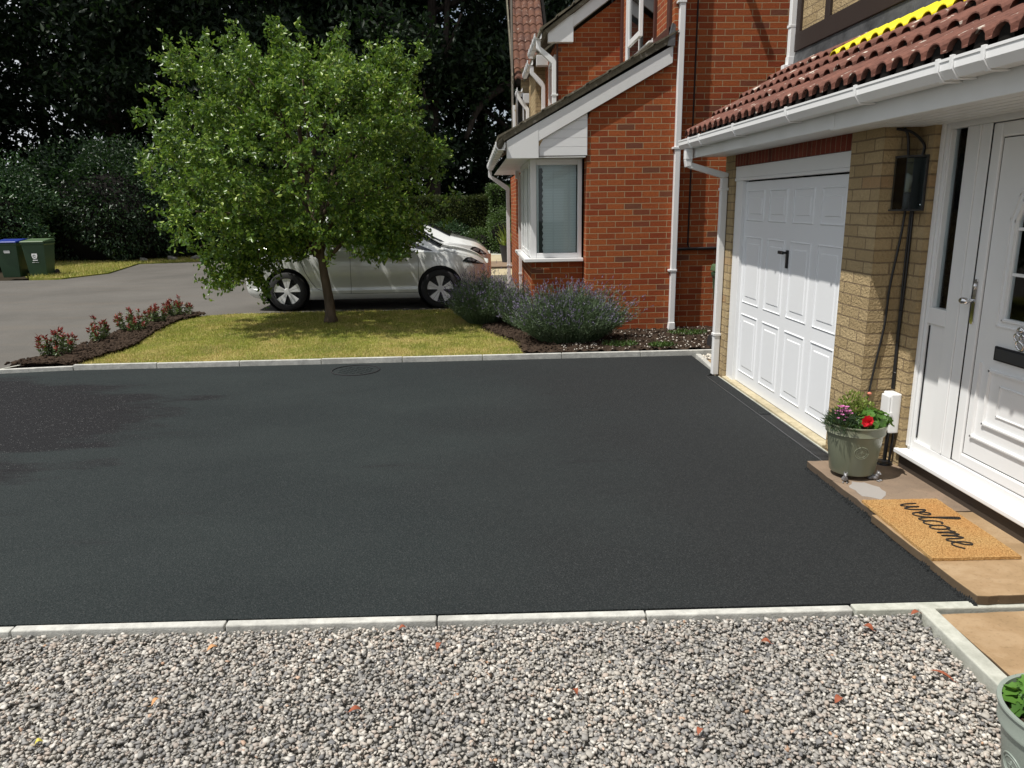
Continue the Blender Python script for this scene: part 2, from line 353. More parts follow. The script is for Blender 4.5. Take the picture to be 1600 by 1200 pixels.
M['sage'] = mat('sage green glazed pot', (.185, .20, .135), .28); g = G(M['sage']); g.col(g.mix(g.mr(g.noise(2, 4), .3, .8, 0, .4), (.20, .215, .15), (.14, .155, .105)))
M['sageg'] = mat('grey green glazed pot', (.25, .29, .255), .38)
M['pewter'] = mat('pewter grey', (.30, .30, .31), .42, .5)
def coir():
    m = mat('coir matting', (.5, .3, .09), .95, spec=.1); g = G(m)
    c = g.ramp(g.noise(110, 4, rough=.7), [(.3, (.20, .11, .045)), (.5, (.50, .31, .125)), (.75, (.68, .48, .23))])
    c = g.mix(g.mr(g.noise(2.6, 3), .4, .7, 0, .6), c, (.50, .25, .085)); g.col(c); g.bump(g.noise(150, 3), .008, 1); return m
M['coir'] = coir()
M['paint'] = mat('silver car paint', (.70, .72, .70), .28, .22, Coat_Weight=1.0, Coat_Roughness=.04)
M['rim'] = mat('alloy wheel', (.78, .79, .80), .38, .25); M['rubber'] = mat('tyre rubber', (.018, .018, .019), .8)
M['redl'] = mat('red lamp glass', (.5, .008, .012), .12); M['lampg'] = mat('clear lamp glass', (.32, .34, .36), .08, .7)
M['bin'] = mat('green bin plastic', (.026, .062, .030), .45); M['binl'] = mat('pale green bin lid', (.07, .12, .055), .5); M['blue'] = mat('blue bin lid', (.01, .03, .22), .45)
M['wht'] = mat('white print', (.8, .8, .8), .6)
M['stain'] = mat('grey mortar stain', (.30, .28, .26), .9)
M['dleaf'] = mat('dry brown leaf', (.26, .07, .03), .75); M['dleaf2'] = mat('dry tan leaf', (.50, .26, .11), .75); M['yleaf'] = mat('yellow leaf', (.55, .48, .08), .7)
M['rock'] = conc('grey rock', (.16, .155, .14), (.30, .29, .26), 8)
M['ink'] = mat('black mat print', (.012, .010, .008), .95)

# ------------------------------------------------------------------ ground, roads, lawn, beds
mb = MB().box(-300, 300, -60, 400, -.5, -.075); struct('ground', mb, M['ground'])
KY = lambda x: 2.885-.0273*x                      # near kerb runs slightly off square
mb = MB(); mb.prism([(-14, KY(-14)+.07), (2.14, KY(2.14)+.07), (2.17, 4.6), (2.335, 4.62), (2.345, 7.34), (2.47, 7.5), (2.50, 8.405), (-4.45, 8.405), (-5.3, 8.36), (-14, 8.0)], 'z', -.07, 0)
struct('driveway', mb, M['tarmac'])
lawn_poly = [(-4.5, 8.47), (-4.33, 9.41), (-4.50, 10.63), (-4.60, 11.7), (-4.35, 12.28), (-3.8, 12.47), (.45, 12.47), (.1, 11.2), (.15, 10.2), (.55, 9.2), (.98, 8.47)]
mb = MB(); mb.prism([(-60, 8.03), (-14, 7.99), (-5.3, 8.355), (-5.05, 9.0), (-5.0, 12.3), (-4.6, 12.55), (-3.8, 12.56), (.72, 12.56), (.72, 16), (3, 16), (3, 19.0), (.3, 19.0), (.3, 26), (-7.5, 26.6), (-11.0, 25.4), (-10.3, 21.6), (-10.75, 20.0), (-60, 20.6)], 'z', -.07, -.004)
struct('road', mb, M['road'])
mb = MB(); mb.prism(lawn_poly, 'z', -.07, .045); struct('lawn', mb, M['lawn'])
def bumpy(poly, z, amp, n, step=.07):
    """soil surface: grid clipped to a polygon"""
    p = np.array(poly); lo, hi = p.min(0), p.max(0); nx = int((hi[0]-lo[0])/step)+2; ny = int((hi[1]-lo[1])/step)+2
    mb = MB(); idx = {}
    for i in range(nx):
        for j in range(ny):
            x, y = lo[0]+i*step, lo[1]+j*step
            if inpoly(np.array([x]), np.array([y]), poly)[0]: idx[i, j] = len(mb.v); mb.v.append((x, y, z+random.uniform(-amp, amp)))
    for (i, j), a in idx.items():
        q = [(i, j), (i+1, j), (i+1, j+1), (i, j+1)]
        if all(k in idx for k in q): mb.f.append(tuple(idx[k] for k in q)); mb.mi.append(0)
    return mb
bedL = [(-5.28, 8.44), (-4.47, 8.44), (-4.30, 9.41), (-4.47, 10.63), (-4.57, 11.7), (-4.33, 12.3), (-4.6, 12.5), (-4.98, 12.3), (-5.03, 9.0)]
bedR = [(.55, 8.47), (.5, 9.2), (.1, 10.2), (.05, 11.2), (.4, 12.5), (1.6, 12.5), (1.6, 9.95), (3.9, 9.95), (3.9, 8.47)]
struct('soil_bed', MB().prism(bedL, 'z', -.07, .03), M['soil']); struct('soil_bed', MB().prism(bedR, 'z', -.07, .052), M['soil'])
o = bumpy(bedL, .075, .035, 0); struct('soil_surface', o, M['soil']); o = bumpy(bedR, .075, .022, 0, .05); struct('soil_surface', o, M['soil'])
# kerbs
mb = MB(); x = 1.42+.915*.17
xs = [1.612-.905*i for i in range(14)]
for i in range(len(xs)-1):
    a, b = xs[i+1]+.003, xs[i]-.003
    mb.prism([(a, KY(a)+.008), (b, KY(b)+.008), (b, KY(b)+.052), (a, KY(a)+.052)], 'z', -.12, .006+random.uniform(-.002, .002))
struct('kerb', mb, M['kerb'], bevel=.006)
mb = MB(); mb.prism([(1.615, KY(1.6)-.002), (2.72, KY(2.72)-.01), (2.72, KY(2.72)+.05), (1.615, KY(1.6)+.052)], 'z', -.12, .010); struct('kerb', mb, M['kerbg'], bevel=.006)
mb = MB(); mb.prism([(1.885, KY(1.9)-.004), (1.955, KY(1.9)-.006), (1.885, 1.0), (1.815, 1.0)], 'z', -.12, .014); struct('kerb', mb, M['kerbg'], bevel=.006)
mb = MB()
for i in range(9):
    a = -4.5+i*.915; b = min(a+.909, 3.6); mb.box(a, b, 8.415, 8.46, -.1, .058+random.uniform(-.003, .003))
struct('kerb', mb, M['kerb'], bevel=.005)
mb = MB().prism([(-5.35, 8.30), (-4.506, 8.41), (-4.506, 8.46), (-5.35, 8.35)], 'z', -.1, .045); struct('kerb', mb, M['kerb'], bevel=.005)
mb = MB().prism([(-5.35, 8.36), (-5.31, 8.36), (-5.01, 9.0), (-4.97, 12.28), (-5.01, 12.28), (-5.06, 9.0)], 'z', -.1, .03); mb.box(-3.85, .72, 12.475, 12.53, -.1, .04); struct('kerb', mb, M['kerbg'])
mb = MB().prism([(2.475, 7.5), (2.53, 7.5), (2.60, 8.40), (2.545, 8.40)], 'z', -.1, .02); struct('kerb', mb, M['kerb'], bevel=.004)
# paving flags
def flag(x0, x1, y0, y1, z, m, j=.010):
    pts = []
    for (ax, ay, bx, by) in ((x0, y0, x1, y0), (x1, y0, x1, y1), (x1, y1, x0, y1), (x0, y1, x0, y0)):
        n = 12
        for k in range(n): t = k/n; pts.append((ax+(bx-ax)*t+random.uniform(-j, j)*.5, ay+(by-ay)*t+random.uniform(-j, j)*.5))
    return struct('paving_slab', MB().prism(pts, 'z', z-.045, z), m, bevel=.004)
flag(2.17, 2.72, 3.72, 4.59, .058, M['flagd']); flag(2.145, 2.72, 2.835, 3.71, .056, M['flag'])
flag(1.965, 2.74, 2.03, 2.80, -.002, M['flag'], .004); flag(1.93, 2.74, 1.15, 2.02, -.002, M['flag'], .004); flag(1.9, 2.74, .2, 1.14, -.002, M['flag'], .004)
struct('slab_bedding', MB().prism([(2.178, 2.87), (2.72, 2.87), (2.72, 4.58), (2.205, 4.58)], 'z', -.06, .012), M['kerbg'])
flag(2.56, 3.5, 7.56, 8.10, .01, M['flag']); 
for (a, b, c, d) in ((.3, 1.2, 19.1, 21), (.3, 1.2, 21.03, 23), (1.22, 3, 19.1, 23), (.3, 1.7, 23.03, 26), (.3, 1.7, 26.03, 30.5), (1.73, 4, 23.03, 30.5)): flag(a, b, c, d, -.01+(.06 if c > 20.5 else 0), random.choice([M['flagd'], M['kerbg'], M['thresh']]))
mb = MB()
for (xa, ya, xb, yb) in ((2.142, 2.83, 2.152, 3.71), (2.160, 3.72, 2.172, 4.60)):
    n_ = 60
    for k in range(n_):
        t = k/n_; x_ = xa+(xb-xa)*t; y_ = ya+(yb-ya)*t; w_ = random.uniform(.004, .022); h_ = random.uniform(.016, .038); mb.add([(x_-w_, y_, .001), (x_+.012, y_-.008, .001), (x_+.012, y_+.022, .001), (x_-w_*.6, y_+.018, .001), (x_+.004, y_+.007, h_)], [(0, 1, 4), (1, 2, 4), (2, 3, 4), (3, 0, 4)])
struct('tarmac_edge', mb, M['tarmac'])
# garage threshold and drain
mb = MB().prism([(2.462, 5.0), (2.545, 5.0), (2.545, 7.23), (2.468, 7.23)], 'z', -.05, .026); struct('threshold', mb, M['thresh'], bevel=.006)
struct('threshold', MB().box(2.452, 2.4615, 4.6, 7.3, -.05, .008), M['kerbg'])
dr = thing('drainage_channel', (2.395, 6, 0), 'black slotted drainage channel along the garage threshold', 'drain')
mb = MB().box(2.336, 2.348, 4.61, 7.34, -.06, .004).box(2.44, 2.4515, 4.61, 7.34, -.06, .004).box(2.336, 2.4515, 4.61, 7.34, -.08, -.045); obj('channel_frame', mb, M['iron'], dr)
mb = MB(); y = 4.62
while y < 7.3:
    mb.box(2.350, 2.438, y, y+.011, -.03, .001); y += .026
obj('grate', mb, M['iron'], dr)
mb = MB().box(2.346, 2.450, 5.9, 7.335, .0022, .0052); obj('cover_sheet', mb, M['tarmac'], dr)
# manhole
mh = thing('manhole_cover', (-1.30, 8.03, 0), 'round black manhole cover set in the new tarmac near the lawn kerb', 'manhole cover')
c = (-1.315, 8.03, 0)
mb = MB().lathe([(.262, -.01), (.262, .007), (.250, .009), (.247, -.01)], c, 48); obj('frame', mb, M['seal'], mh)
mb = MB().lathe([(.0001, .001), (.238, .001), (.238, -.02)], c, 48)
for i in range(-5, 6):
    for j in range(-5, 6):
        if (i*i+j*j) < 24 and (i+j) % 2 == 0: mb.box(c[0]+i*.04-.014, c[0]+i*.04+.014, c[1]+j*.04-.008, c[1]+j*.04+.008, 0, .006)
obj('cover', mb, M['tarmac'], mh)

# ------------------------------------------------------------------ gravel
mb = MB().prism([(-14, KY(-14)-.002), (1.88, KY(1.88)-.002), (1.80, -3), (-14, -3)], 'z', -.2, -.040); struct('gravel_base', mb, M['rock'])
def icos():
    t = (1+5**.5)/2
    v = np.array([(-1, t, 0), (1, t, 0), (-1, -t, 0), (1, -t, 0), (0, -1, t), (0, 1, t), (0, -1, -t), (0, 1, -t), (t, 0, -1), (t, 0, 1), (-t, 0, -1), (-t, 0, 1)])/math.sqrt(1+t*t)
    f = np.array([(0,11,5),(0,5,1),(0,1,7),(0,7,10),(0,10,11),(1,5,9),(5,11,4),(11,10,2),(10,7,6),(7,1,8),(3,9,4),(3,4,2),(3,2,6),(3,6,8),(3,8,9),(4,9,5),(2,4,11),(6,2,10),(8,6,7),(9,8,1)])
    return v, f
def cubo():
    v = np.array([(-1, -.8, -.8), (1, -.7, -.9), (.9, .8, -.8), (-.8, 1, -.9), (-.9, -.8, .7), (.7, -.9, .9), (1, .7, .8), (-.8, .8, 1), (0, 0, 1.25), (0, 0, -1.2)])*.72
    f = np.array([(9, 1, 0), (9, 2, 1), (9, 3, 2), (9, 0, 3), (8, 4, 5), (8, 5, 6), (8, 6, 7), (8, 7, 4), (0, 1, 5), (0, 5, 4), (1, 2, 6), (1, 6, 5), (2, 3, 7), (2, 7, 6), (3, 0, 4), (3, 4, 7)])
    return v, f
def stones(name, P, size, matl, flat=.55, tilt=.6, chunky=True, **k):
    v, f = cubo() if chunky else icos(); n = len(P); nv = len(v)
    ax = rng.uniform(.66, 1.35, (n, 3)); ax[:, 2] *= flat; s = size[:, None]*ax
    V = v[None]*s[:, None]*(1+rng.uniform(-.34, .32, (n, nv, 1)))
    a = rng.uniform(0, 2*PI, n); b = rng.normal(0, tilt, n)
    cb, sb = np.cos(b), np.sin(b); y, z = V[..., 1].copy(), V[..., 2].copy(); V[..., 1] = y*cb[:, None]-z*sb[:, None]; V[..., 2] = y*sb[:, None]+z*cb[:, None]
    ca, sa = np.cos(a), np.sin(a); x, y = V[..., 0].copy(), V[..., 1].copy(); V[..., 0] = x*ca[:, None]-y*sa[:, None]; V[..., 1] = x*sa[:, None]+y*ca[:, None]
    V += P[:, None]; F = (f[None]+np.arange(n)[:, None, None]*nv).reshape(-1, 3)
    return np_mesh(name, V.reshape(-1, 3), F, matl, **k)
gp = [(-3.6, KY(-3.6)-.004), (1.87, KY(1.87)-.006), (1.80, 1.35), (-3.6, 1.35)]
q = scatter(gp, 78000); sz = np.clip(rng.lognormal(math.log(.0098), .24, len(q)), .006, .017)
z = -.031+rng.uniform(0, .022, len(q))
gs = stones('gravel', np.c_[q, z], sz*.86, M['stone'], .48, .55); setp(gs, 'grey and pink gravel in front of the tarmac driveway', 'gravel', kind='stuff')
q = scatter(bedR, 900); q = q[(q[:, 0] > 1.0)]; ps = stones('pale_chippings', np.c_[q, np.full(len(q), .085)], rng.uniform(.006, .016, len(q)), mat('chalk chipping', (.5, .46, .40), .9)); setp(ps, 'scattered pale stone chippings on the soil by the red brick wall', 'chippings', kind='stuff')
q = scatter(bedR, 2600); ps = stones('bark_mulch', np.c_[q, np.full(len(q), .082)], rng.uniform(.01, .026, len(q)), M['soil'], .35); setp(ps, 'dark bark mulch on the bed below the red brick wall', 'mulch', kind='stuff')
q = scatter(bedL, 2200); ps = stones('bark_mulch', np.c_[q, np.full(len(q), .085)], rng.uniform(.012, .035, len(q)), M['soil'], .5); setp(ps, 'dark crumbled soil clods in the strip bed beside the road', 'soil', kind='stuff')
q = scatter([(2.53, 8.12), (3.2, 8.12), (3.2, 8.4), (2.6, 8.4)], 260); ps = stones('white_pebbles', np.c_[q, np.full(len(q), .01)], rng.uniform(.008, .02, len(q)), mat('white pebble', (.62, .58, .50), .8)); setp(ps, 'white pebbles in the corner behind the garage downpipe', 'pebbles', kind='stuff')

# grass
def sm(q, s, ph=0): return np.sin(q[:, 0]*s+ph)*np.cos(q[:, 1]*s*1.3+ph*2)+.6*np.sin(q[:, 0]*s*2.3+q[:, 1]*s*1.9+ph)
q = scatter(lawn_poly, 90000); n = len(q)
D = np.c_[rng.normal(0, .45, (n, 2)), np.ones(n)]
gr = blades('grass_blades', np.c_[q, np.full(n, .043)], D, rng.uniform(.015, .042, n)*(1+.2*sm(q, 2.0)), .006, M['grass'])
setp(gr, 'short yellow green grass on the front lawn under the small tree', 'grass', kind='stuff')
vp = [(-10.7, 20.1), (-10.2, 21.6), (-10.9, 25.2), (-9.0, 26.0), (-9.5, 27.5), (-17, 27.5), (-14, 24), (-11.6, 20.3)]
struct('verge', MB().prism(vp, 'z', -.07, .03), M['lawn'])
q = scatter(vp, 26000); n = len(q)
gr = blades('grass_blades', np.c_[q, np.full(n, .03)], np.c_[rng.normal(0, .5, (n, 2)), np.ones(n)], rng.uniform(.03, .12, n), .014, M['grass']); setp(gr, 'longer rough grass on the verge beside the wheelie bins', 'grass', kind='stuff')
for (cx, cy, rr, lb) in ((2.2, 8.62, .16, 'low yellow green weed tuft nearest the kerb beside the red wall'), (1.72, 8.75, .22, 'spreading low weed patch on soil right of the lavender'), (2.75, 9.45, .25, 'low brown green weed clump at the foot of the recessed brick wall')):
    n = 260; a = rng.uniform(0, 2*PI, n); r = rr*np.sqrt(rng.uniform(0, 1, n)); P = np.c_[cx+r*np.cos(a), cy+r*np.sin(a)*.7, np.full(n, .085)]
    t = thing('weed_tuft', (cx, cy, .08), lb, 'weed', 'low weeds in the bed by the red wall'); leaves('foliage', P, np.c_[rng.normal(0, .7, (n, 2)), np.ones(n)], rng.uniform(.02, .06, n), .016, M['hedge2'], t)
# ------------------------------------------------------------------ the near house with the garage
H = thing('house', (3.0, 4.0, 0), 'buff brick house with white garage door, white front door and brown tiled lean-to roof', 'house')
# brick: piers, gable, return, wall round the door
mb = MB().box(2.49, 2.80, 7.235, 7.5, -.1, 2.17); mb.box(2.49, 2.70, 4.60, 5.0, -.1, 2.30); mb.box(2.70, 2.95, 4.441, 4.998, -.1, 2.30)
mb.box(2.801, 8, 7.25, 7.5, -.1, 2.17)
mb.box(2.70, 3.0, -2.5, 2.55, -.1, 2.3)
mb.box(3.12, 3.3, -2.5, 7.5, 2.6, 6.2); mb.box(3.301, 8, 7.3, 7.499, 2.18, 6.2)
mb.prism([(2.56, 2.175), (3.3, 2.175), (3.3, 3.05), (3.1, 2.95)], 'y', 7.3, 7.498)
obj('wall', mb, M['yel'], H)
obj('lintel', MB().box(2.492, 2.60, 5.001, 7.234, 2.052, 2.30), M['sold'], H)
# garage frame
mb = MB().box(2.508, 2.60, 7.14, 7.232, -.02, 2.05).box(2.508, 2.60, 5.002, 5.04, -.02, 2.05)
mb.box(2.500, 2.60, 5.002, 7.232, 1.945, 2.05).box(2.494, 2.60, 5.002, 7.232, 1.918, 1.944).box(2.506, 2.6, 7.045, 7.139, -.02, 1.917)
obj('garage_door_frame', mb, M['pvc'], H, bevel=.004)
obj('dark_gap', MB().box(2.56, 2.62, 5.04, 7.05, 0, 1.93), M['dark'], H)
def panelled(x, us, vs, u_c, v_c, prof, sx=1):
    """sheet at x facing -x with panels; us/vs full extents, u_c list of (u0,u1), v_c list of (v0,v1); prof list of (inset, depth)"""
    mb = MB(); U = sorted({us[0], us[1], *[a for p in u_c for a in p]}); V = sorted({vs[0], vs[1], *[a for p in v_c for a in p]})
    for i in range(len(U)-1):
        for j in range(len(V)-1):
            if (U[i], U[i+1]) in u_c and (V[j], V[j+1]) in v_c:
                a, b, c, d = U[i], U[i+1], V[j], V[j+1]; rings = [[(x, a, c), (x, b, c), (x, b, d), (x, a, d)]]
                for ins, dep in prof: rings.append([(x+dep, a+ins, c+ins), (x+dep, b-ins, c+ins), (x+dep, b-ins, d-ins), (x+dep, a+ins, d-ins)])
                vs_ = [p for r in rings for p in r]; fs = []
                for k in range(len(rings)-1):
                    for m in range(4): fs.append((k*4+m, k*4+(m+1) % 4, k*4+4+(m+1) % 4, k*4+4+m))
                fs.append(tuple(len(vs_)-4+m for m in range(4))); mb.add(vs_, fs)
            else: mb.add([(x, U[i], V[j]), (x, U[i+1], V[j]), (x, U[i+1], V[j+1]), (x, U[i], V[j+1])], [(0, 1, 2, 3)])
    return mb
cols = [(5.095, 5.475), (5.585, 5.965), (6.075, 6.455), (6.565, 6.975)]
gd = panelled(2.54, (5.04, 7.045), (.03, 1.905), cols, [(.135, .70), (.80, 1.42), (1.555, 1.83)], [(.010, -.007), (.018, .026), (.024, .027), (.070, -.004), (.075, -.004)])
gd.box(2.541, 2.556, 5.04, 7.045, .03, 1.905)
gdo = obj('garage_door', gd, M['gdoor'], H)
mb = MB().box(2.524, 2.539, 5.985, 6.015, 1.20, 1.345).tube([(2.528, 6.0, 1.325), (2.495, 6.0, 1.325)], .010).box(2.485, 2.500, 5.99, 6.085, 1.312, 1.338); obj('handle', mb, M['black'], gdo, bevel=.003)
# front door set
mb = MB(); fx = 2.748
for (a, b, c, d) in ((4.378, 4.44, .18, 2.19), (4.012, 4.208, .252, 2.12), (2.96, 2.99, .252, 2.12), (2.55, 2.60, .18, 2.19)): mb.box(fx, fx+.07, a, b, c, d)
mb.box(fx, fx+.07, 2.601, 4.377, 2.121, 2.19).box(fx, fx+.07, 2.601, 4.377, .18, .251)
mb.box(fx, fx+.07, 4.2085, 4.377, 1.0, 1.098)
mb.box(fx+.004, fx+.06, 4.362, 4.3775, 1.0985, 2.12).box(fx+.004, fx+.06, 4.2085, 4.222, 1.0985, 2.12)
mb.box(fx-.012, fx, 4.405, 4.44, .2, 2.19).box(fx-.008, fx, 4.09, 4.105, .26, 2.12)
mb.box(fx, fx+.07, 2.80, 2.959, .252, 2.12)
obj('door_frame', mb, M['pvc'], H, bevel=.006)
sdl = obj('sidelight', MB().box(fx+.034, fx+.038, 4.222, 4.362, 1.10, 2.121), M['glass'], H)
obj('dark_interior', MB().box(fx+.075, fx+.09, 2.7, 4.39, .2, 2.2), M['interior'], H)
mb = MB().box(fx+.02, fx+.05, 4.2085, 4.377, .2515, .9995); obj('sidelight_panel', mb, M['pvc'], H)
mb = MB().box(fx+.012, fx+.0195, 4.372, 4.3768, .27, .985).box(fx+.004, fx+.05, 4.007, 4.0115, .255, 2.118); obj('seal', mb, M['seal'], H)
dx = 2.752
mb = MB().box(dx, dx+.06, 3.932, 4.006, .256, 2.116).box(dx, dx+.06, 2.992, 3.066, .256, 2.116).box(dx, dx+.06, 3.067, 3.931, 2.042, 2.116).box(dx, dx+.06, 3.067, 3.931, .256, .318)
fd = obj('front_door', mb, M['pvc'], H, bevel=.008)
px_ = dx+.012
mb = MB().prism([(3.072, .324), (3.926, .324), (3.926, 2.036), (3.072, 2.036), (3.072, 1.12), (3.26, 1.12), (3.26, 1.62), (3.30, 1.72), (3.38, 1.80), (3.50, 1.83), (3.62, 1.80), (3.70, 1.72), (3.74, 1.62), (3.74, 1.12), (3.0725, 1.1195)], 'x', px_, px_+.03)
obj('door_panel', mb, M['pvc'], fd)
mb = MB().box(px_+.001, px_+.02, 3.0675, 3.0715, .32, 2.04).box(px_+.001, px_+.02, 3.9265, 3.931, .32, 2.04).box(px_+.001, px_+.02, 3.07, 3.93, .3185, .3235).box(px_+.001, px_+.02, 3.07, 3.93, 2.0365, 2.0415); obj('seal', mb, M['seal'], fd)
arch = [(3.25, 1.11), (3.25, 1.62), (3.29, 1.725), (3.37, 1.81), (3.50, 1.845), (3.63, 1.81), (3.71, 1.725), (3.75, 1.62), (3.75, 1.11)]
def mould(path, w=.017, pr=.012, close=False):
    m_ = MB(); pts = [Vector((px_, a, b)) for a, b in path]
    if close: pts = pts+[pts[0]]
    for a, b in zip(pts[:-1], pts[1:]):
        d = (b-a).normalized(); s_ = Vector((1, 0, 0)).cross(d)*w/2; a2 = a-d*w/2; b2 = b+d*w/2; o_ = Vector((-pr, 0, 0)); i_ = Vector((.004, 0, 0))
        m_.add([a2-s_+i_, a2+s_+i_, a2+s_*.45+o_, a2-s_*.45+o_, b2-s_+i_, b2+s_+i_, b2+s_*.45+o_, b2-s_*.45+o_], [(0, 1, 5, 4), (1, 2, 6, 5), (2, 3, 7, 6), (3, 0, 4, 7), (0, 3, 2, 1), (4, 5, 6, 7)])
    return m_
mb = mould(arch, close=True)
k = mould([(3.21, 1.075), (3.21, 1.63), (3.255, 1.75), (3.34, 1.86), (3.42, 1.88), (3.50, 1.93), (3.58, 1.88), (3.66, 1.86), (3.745, 1.75), (3.79, 1.63), (3.79, 1.075)], .012, .008, True); mb.add(k.v, k.f)
for r in ([(3.21, .83), (3.79, .83), (3.79, .535), (3.21, .535)], [(3.13, .85), (3.13, .44), (3.87, .44), (3.87, .85)]):
    k = mould(r, .022, .014, len(r) == 4 and r[0][1] == .83); mb.add(k.v, k.f)
k = mould([(3.30, .76), (3.70, .76), (3.70, .60), (3.30, .60)], .012, .006, True); mb.add(k.v, k.f)
obj('moulding', mb, M['pvc'], fd)
gl = obj('door_glazing', MB().prism([(a, b) for a, b in arch], 'x', px_+.010, px_+.013), M['glass'], fd)
mb = MB()
for z_ in (1.35, 1.58): mb.box(px_+.003, px_+.0095, 3.262, 3.738, z_-.008, z_+.008)
for y_ in (3.42, 3.58): mb.box(px_+.0035, px_+.009, y_-.007, y_+.007, 1.12, 1.81)
obj('glazing_bar', mb, M['pvc'], gl)
lb = obj('letterbox', MB().box(dx-.002, px_-.001, 3.31, 3.67+.1, .895, .972), M['seal'], fd, bevel=.004); obj('flap', MB().box(dx-.007, dx-.0025, 3.33, 3.752, .905, .962), M['iron'], lb, bevel=.003)
mb = MB()
for (oy, oz, ra) in ((0, .035, .026), (-.02, .005, .022), (.02, .005, .022), (0, -.03, .024)):
    mb.tube([(dx-.006-.008*math.sin(t/14*2*PI), 3.585+oy+ra*math.cos(t/14*2*PI), 1.035+oz+ra*math.sin(t/14*2*PI)) for t in range(15)], .0065, 6)
mb.ell((dx-.008, 3.585, 1.085), (.014, .018, .014)); obj('knocker', mb, M['chrome'], fd, smooth=True)
mb = MB(); z0, z1 = 1.055, 1.305; yc = 3.977
mb.prism([(yc-.015+.0, z0+.012), (yc-.008, z0), (yc+.008, z0), (yc+.015, z0+.012), (yc+.015, z1-.012), (yc+.008, z1), (yc-.008, z1), (yc-.015, z1-.012)], 'x', dx-.008, dx-.0005)
hd = obj('handle', mb, M['chrome'], fd, bevel=.002)
mb = MB().ell((dx-.055, yc+.012, 1.185), (.022, .036, .021)); mb.tube([(dx-.01, yc, 1.185), (dx-.05, yc, 1.185)], .010); obj('knob', mb, M['chrome'], hd, smooth=True); obj('keyhole', MB().ell((dx-.012, yc, 1.265), (.008, .010, .018)), M['chrome'], hd, smooth=True)
mb = MB().box(2.672, 2.80, 2.5, 4.462, .150, .1795); obj('door_sill', mb, M['pvc'], H, bevel=.006)
obj('plinth', MB().box(2.705, 2.8, 2.5, 4.44, -.05, .1495), mat('dark plinth', (.045, .032, .022), .8), H)  # plinth below the sill in one even dark brown
# roof: fascia, soffit, tiles, flashing
mb = MB().box(2.14, 2.158, -2.5, 4.548, 2.135, 2.33).box(2.1405, 2.158, 4.552, 7.52, 2.145, 2.33); mb.box(2.134, 2.14, 4.53, 4.57, 2.137, 2.325); obj('fascia', mb, M['pvc2'], H, bevel=.003)
mb = MB().box(2.159, 2.489, 4.56, 7.515, 2.158, 2.168).box(2.159, 2.80, -2.5, 4.559, 2.166, 2.176)
for i in range(7): mb.box(2.163+i*.082, 2.236+i*.082, -2.5, 4.555, 2.152, 2.1655)
mb.prism([(2.159, 2.17), (2.55, 2.17), (2.55, 2.55), (2.159, 2.33)], 'y', 7.501, 7.52); obj('soffit', mb, M['pvc2'], H)
SL = .62
def roofz(x): return 2.305+SL*(x-2.08)
obj('roof_deck', MB().prism([(2.11, 2.30), (3.12, roofz(3.12)-.02), (3.12, roofz(3.12)-.05), (2.11, 2.27)], 'y', -2.5, 7.5), M['dark'], H)
def tiles(x0, x1, ya, yb, zf, pitch=.148, thick=.007, lift=.05, drop=.022, sub=7):
    """double-roman courses running along y: rolls of half-round section, nose at x0"""
    mb = MB(); n = int((yb-ya)/pitch)
    for i in range(n):
        y0 = yb-(i+1)*pitch; jz = random.uniform(-.003, .003); pr = [(0, 0.004)]+[(.26+.74*(.5-.5*math.cos(PI*k/sub)), .004+math.sin(PI*k/sub)**.8*.052) for k in range(sub+1)]
        V = []
        for (xx, dz) in ((x0, lift), (x1+.05, drop-.018)):
            for off in (0, -thick):
                for (t, h) in pr: V.append((xx, y0+t*pitch, zf(xx)+dz+h+off+jz))
        m = len(pr); F = []
        for k in range(m-1):
            F += [(k, k+1, 2*m+k+1, 2*m+k), (m+k, 3*m+k, 3*m+k+1, m+k+1), (k, m+k, m+k+1, k+1)]
        mb.add(V, F)
    return mb
for (a, b, ya) in ((2.085, 2.345, -2.5), (2.345, 2.605, -2.5), (2.605, 2.865, -2.5), (2.865, 3.10, 5.93)):
    obj('roof_course', tiles(a, b, ya, 7.56, roofz), M['tile'], H, smooth=False)
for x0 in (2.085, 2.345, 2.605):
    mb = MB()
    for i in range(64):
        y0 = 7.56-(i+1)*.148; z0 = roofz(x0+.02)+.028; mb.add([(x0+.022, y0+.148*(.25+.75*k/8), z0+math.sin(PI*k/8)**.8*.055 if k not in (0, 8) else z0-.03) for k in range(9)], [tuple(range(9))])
    obj('tile_end_shade', mb, M['dark'], H)  # black caps stand for the shade inside the hollow tile ends
obj('verge', MB().prism([(2.08, 2.30), (3.1, roofz(3.1)-.01), (3.1, roofz(3.1)+.035), (2.09, 2.35)], 'y', 7.53, 7.555), M['tile'], H)
mb = tiles(2.72, 2.98, 1.2, 5.93, lambda x: roofz(x)+.020, lift=.045); mb.prism([(2.80, roofz(2.80)+.085), (2.99, roofz(2.99)+.055), (2.99, roofz(2.99)+.062), (2.80, roofz(2.80)+.092)], 'y', 1.2, 5.90); obj('membrane', mb, M['yellow'], H)
mb = MB(); y = 7.50
while y > -1:
    y2 = y-1.0; mb.prism([(3.112, 3.10), (3.100, 3.10), (3.088, 2.985), (2.985, 2.935), (2.99, 2.927), (3.112, 2.975)], 'y', y2+.002, y+.012 if False else y); y = y2
obj('flashing', mb, M['lead'], H)
mb = MB().box(3.085, 3.119, -1, 7.49, 3.102, 3.262); 
for yy in (6.86, 5.4, 7.46): mb.box(3.092, 3.119, yy-.045, yy+.045, 3.263, 5)
obj('timber_trim', mb, M['timber'], H, bevel=.004)
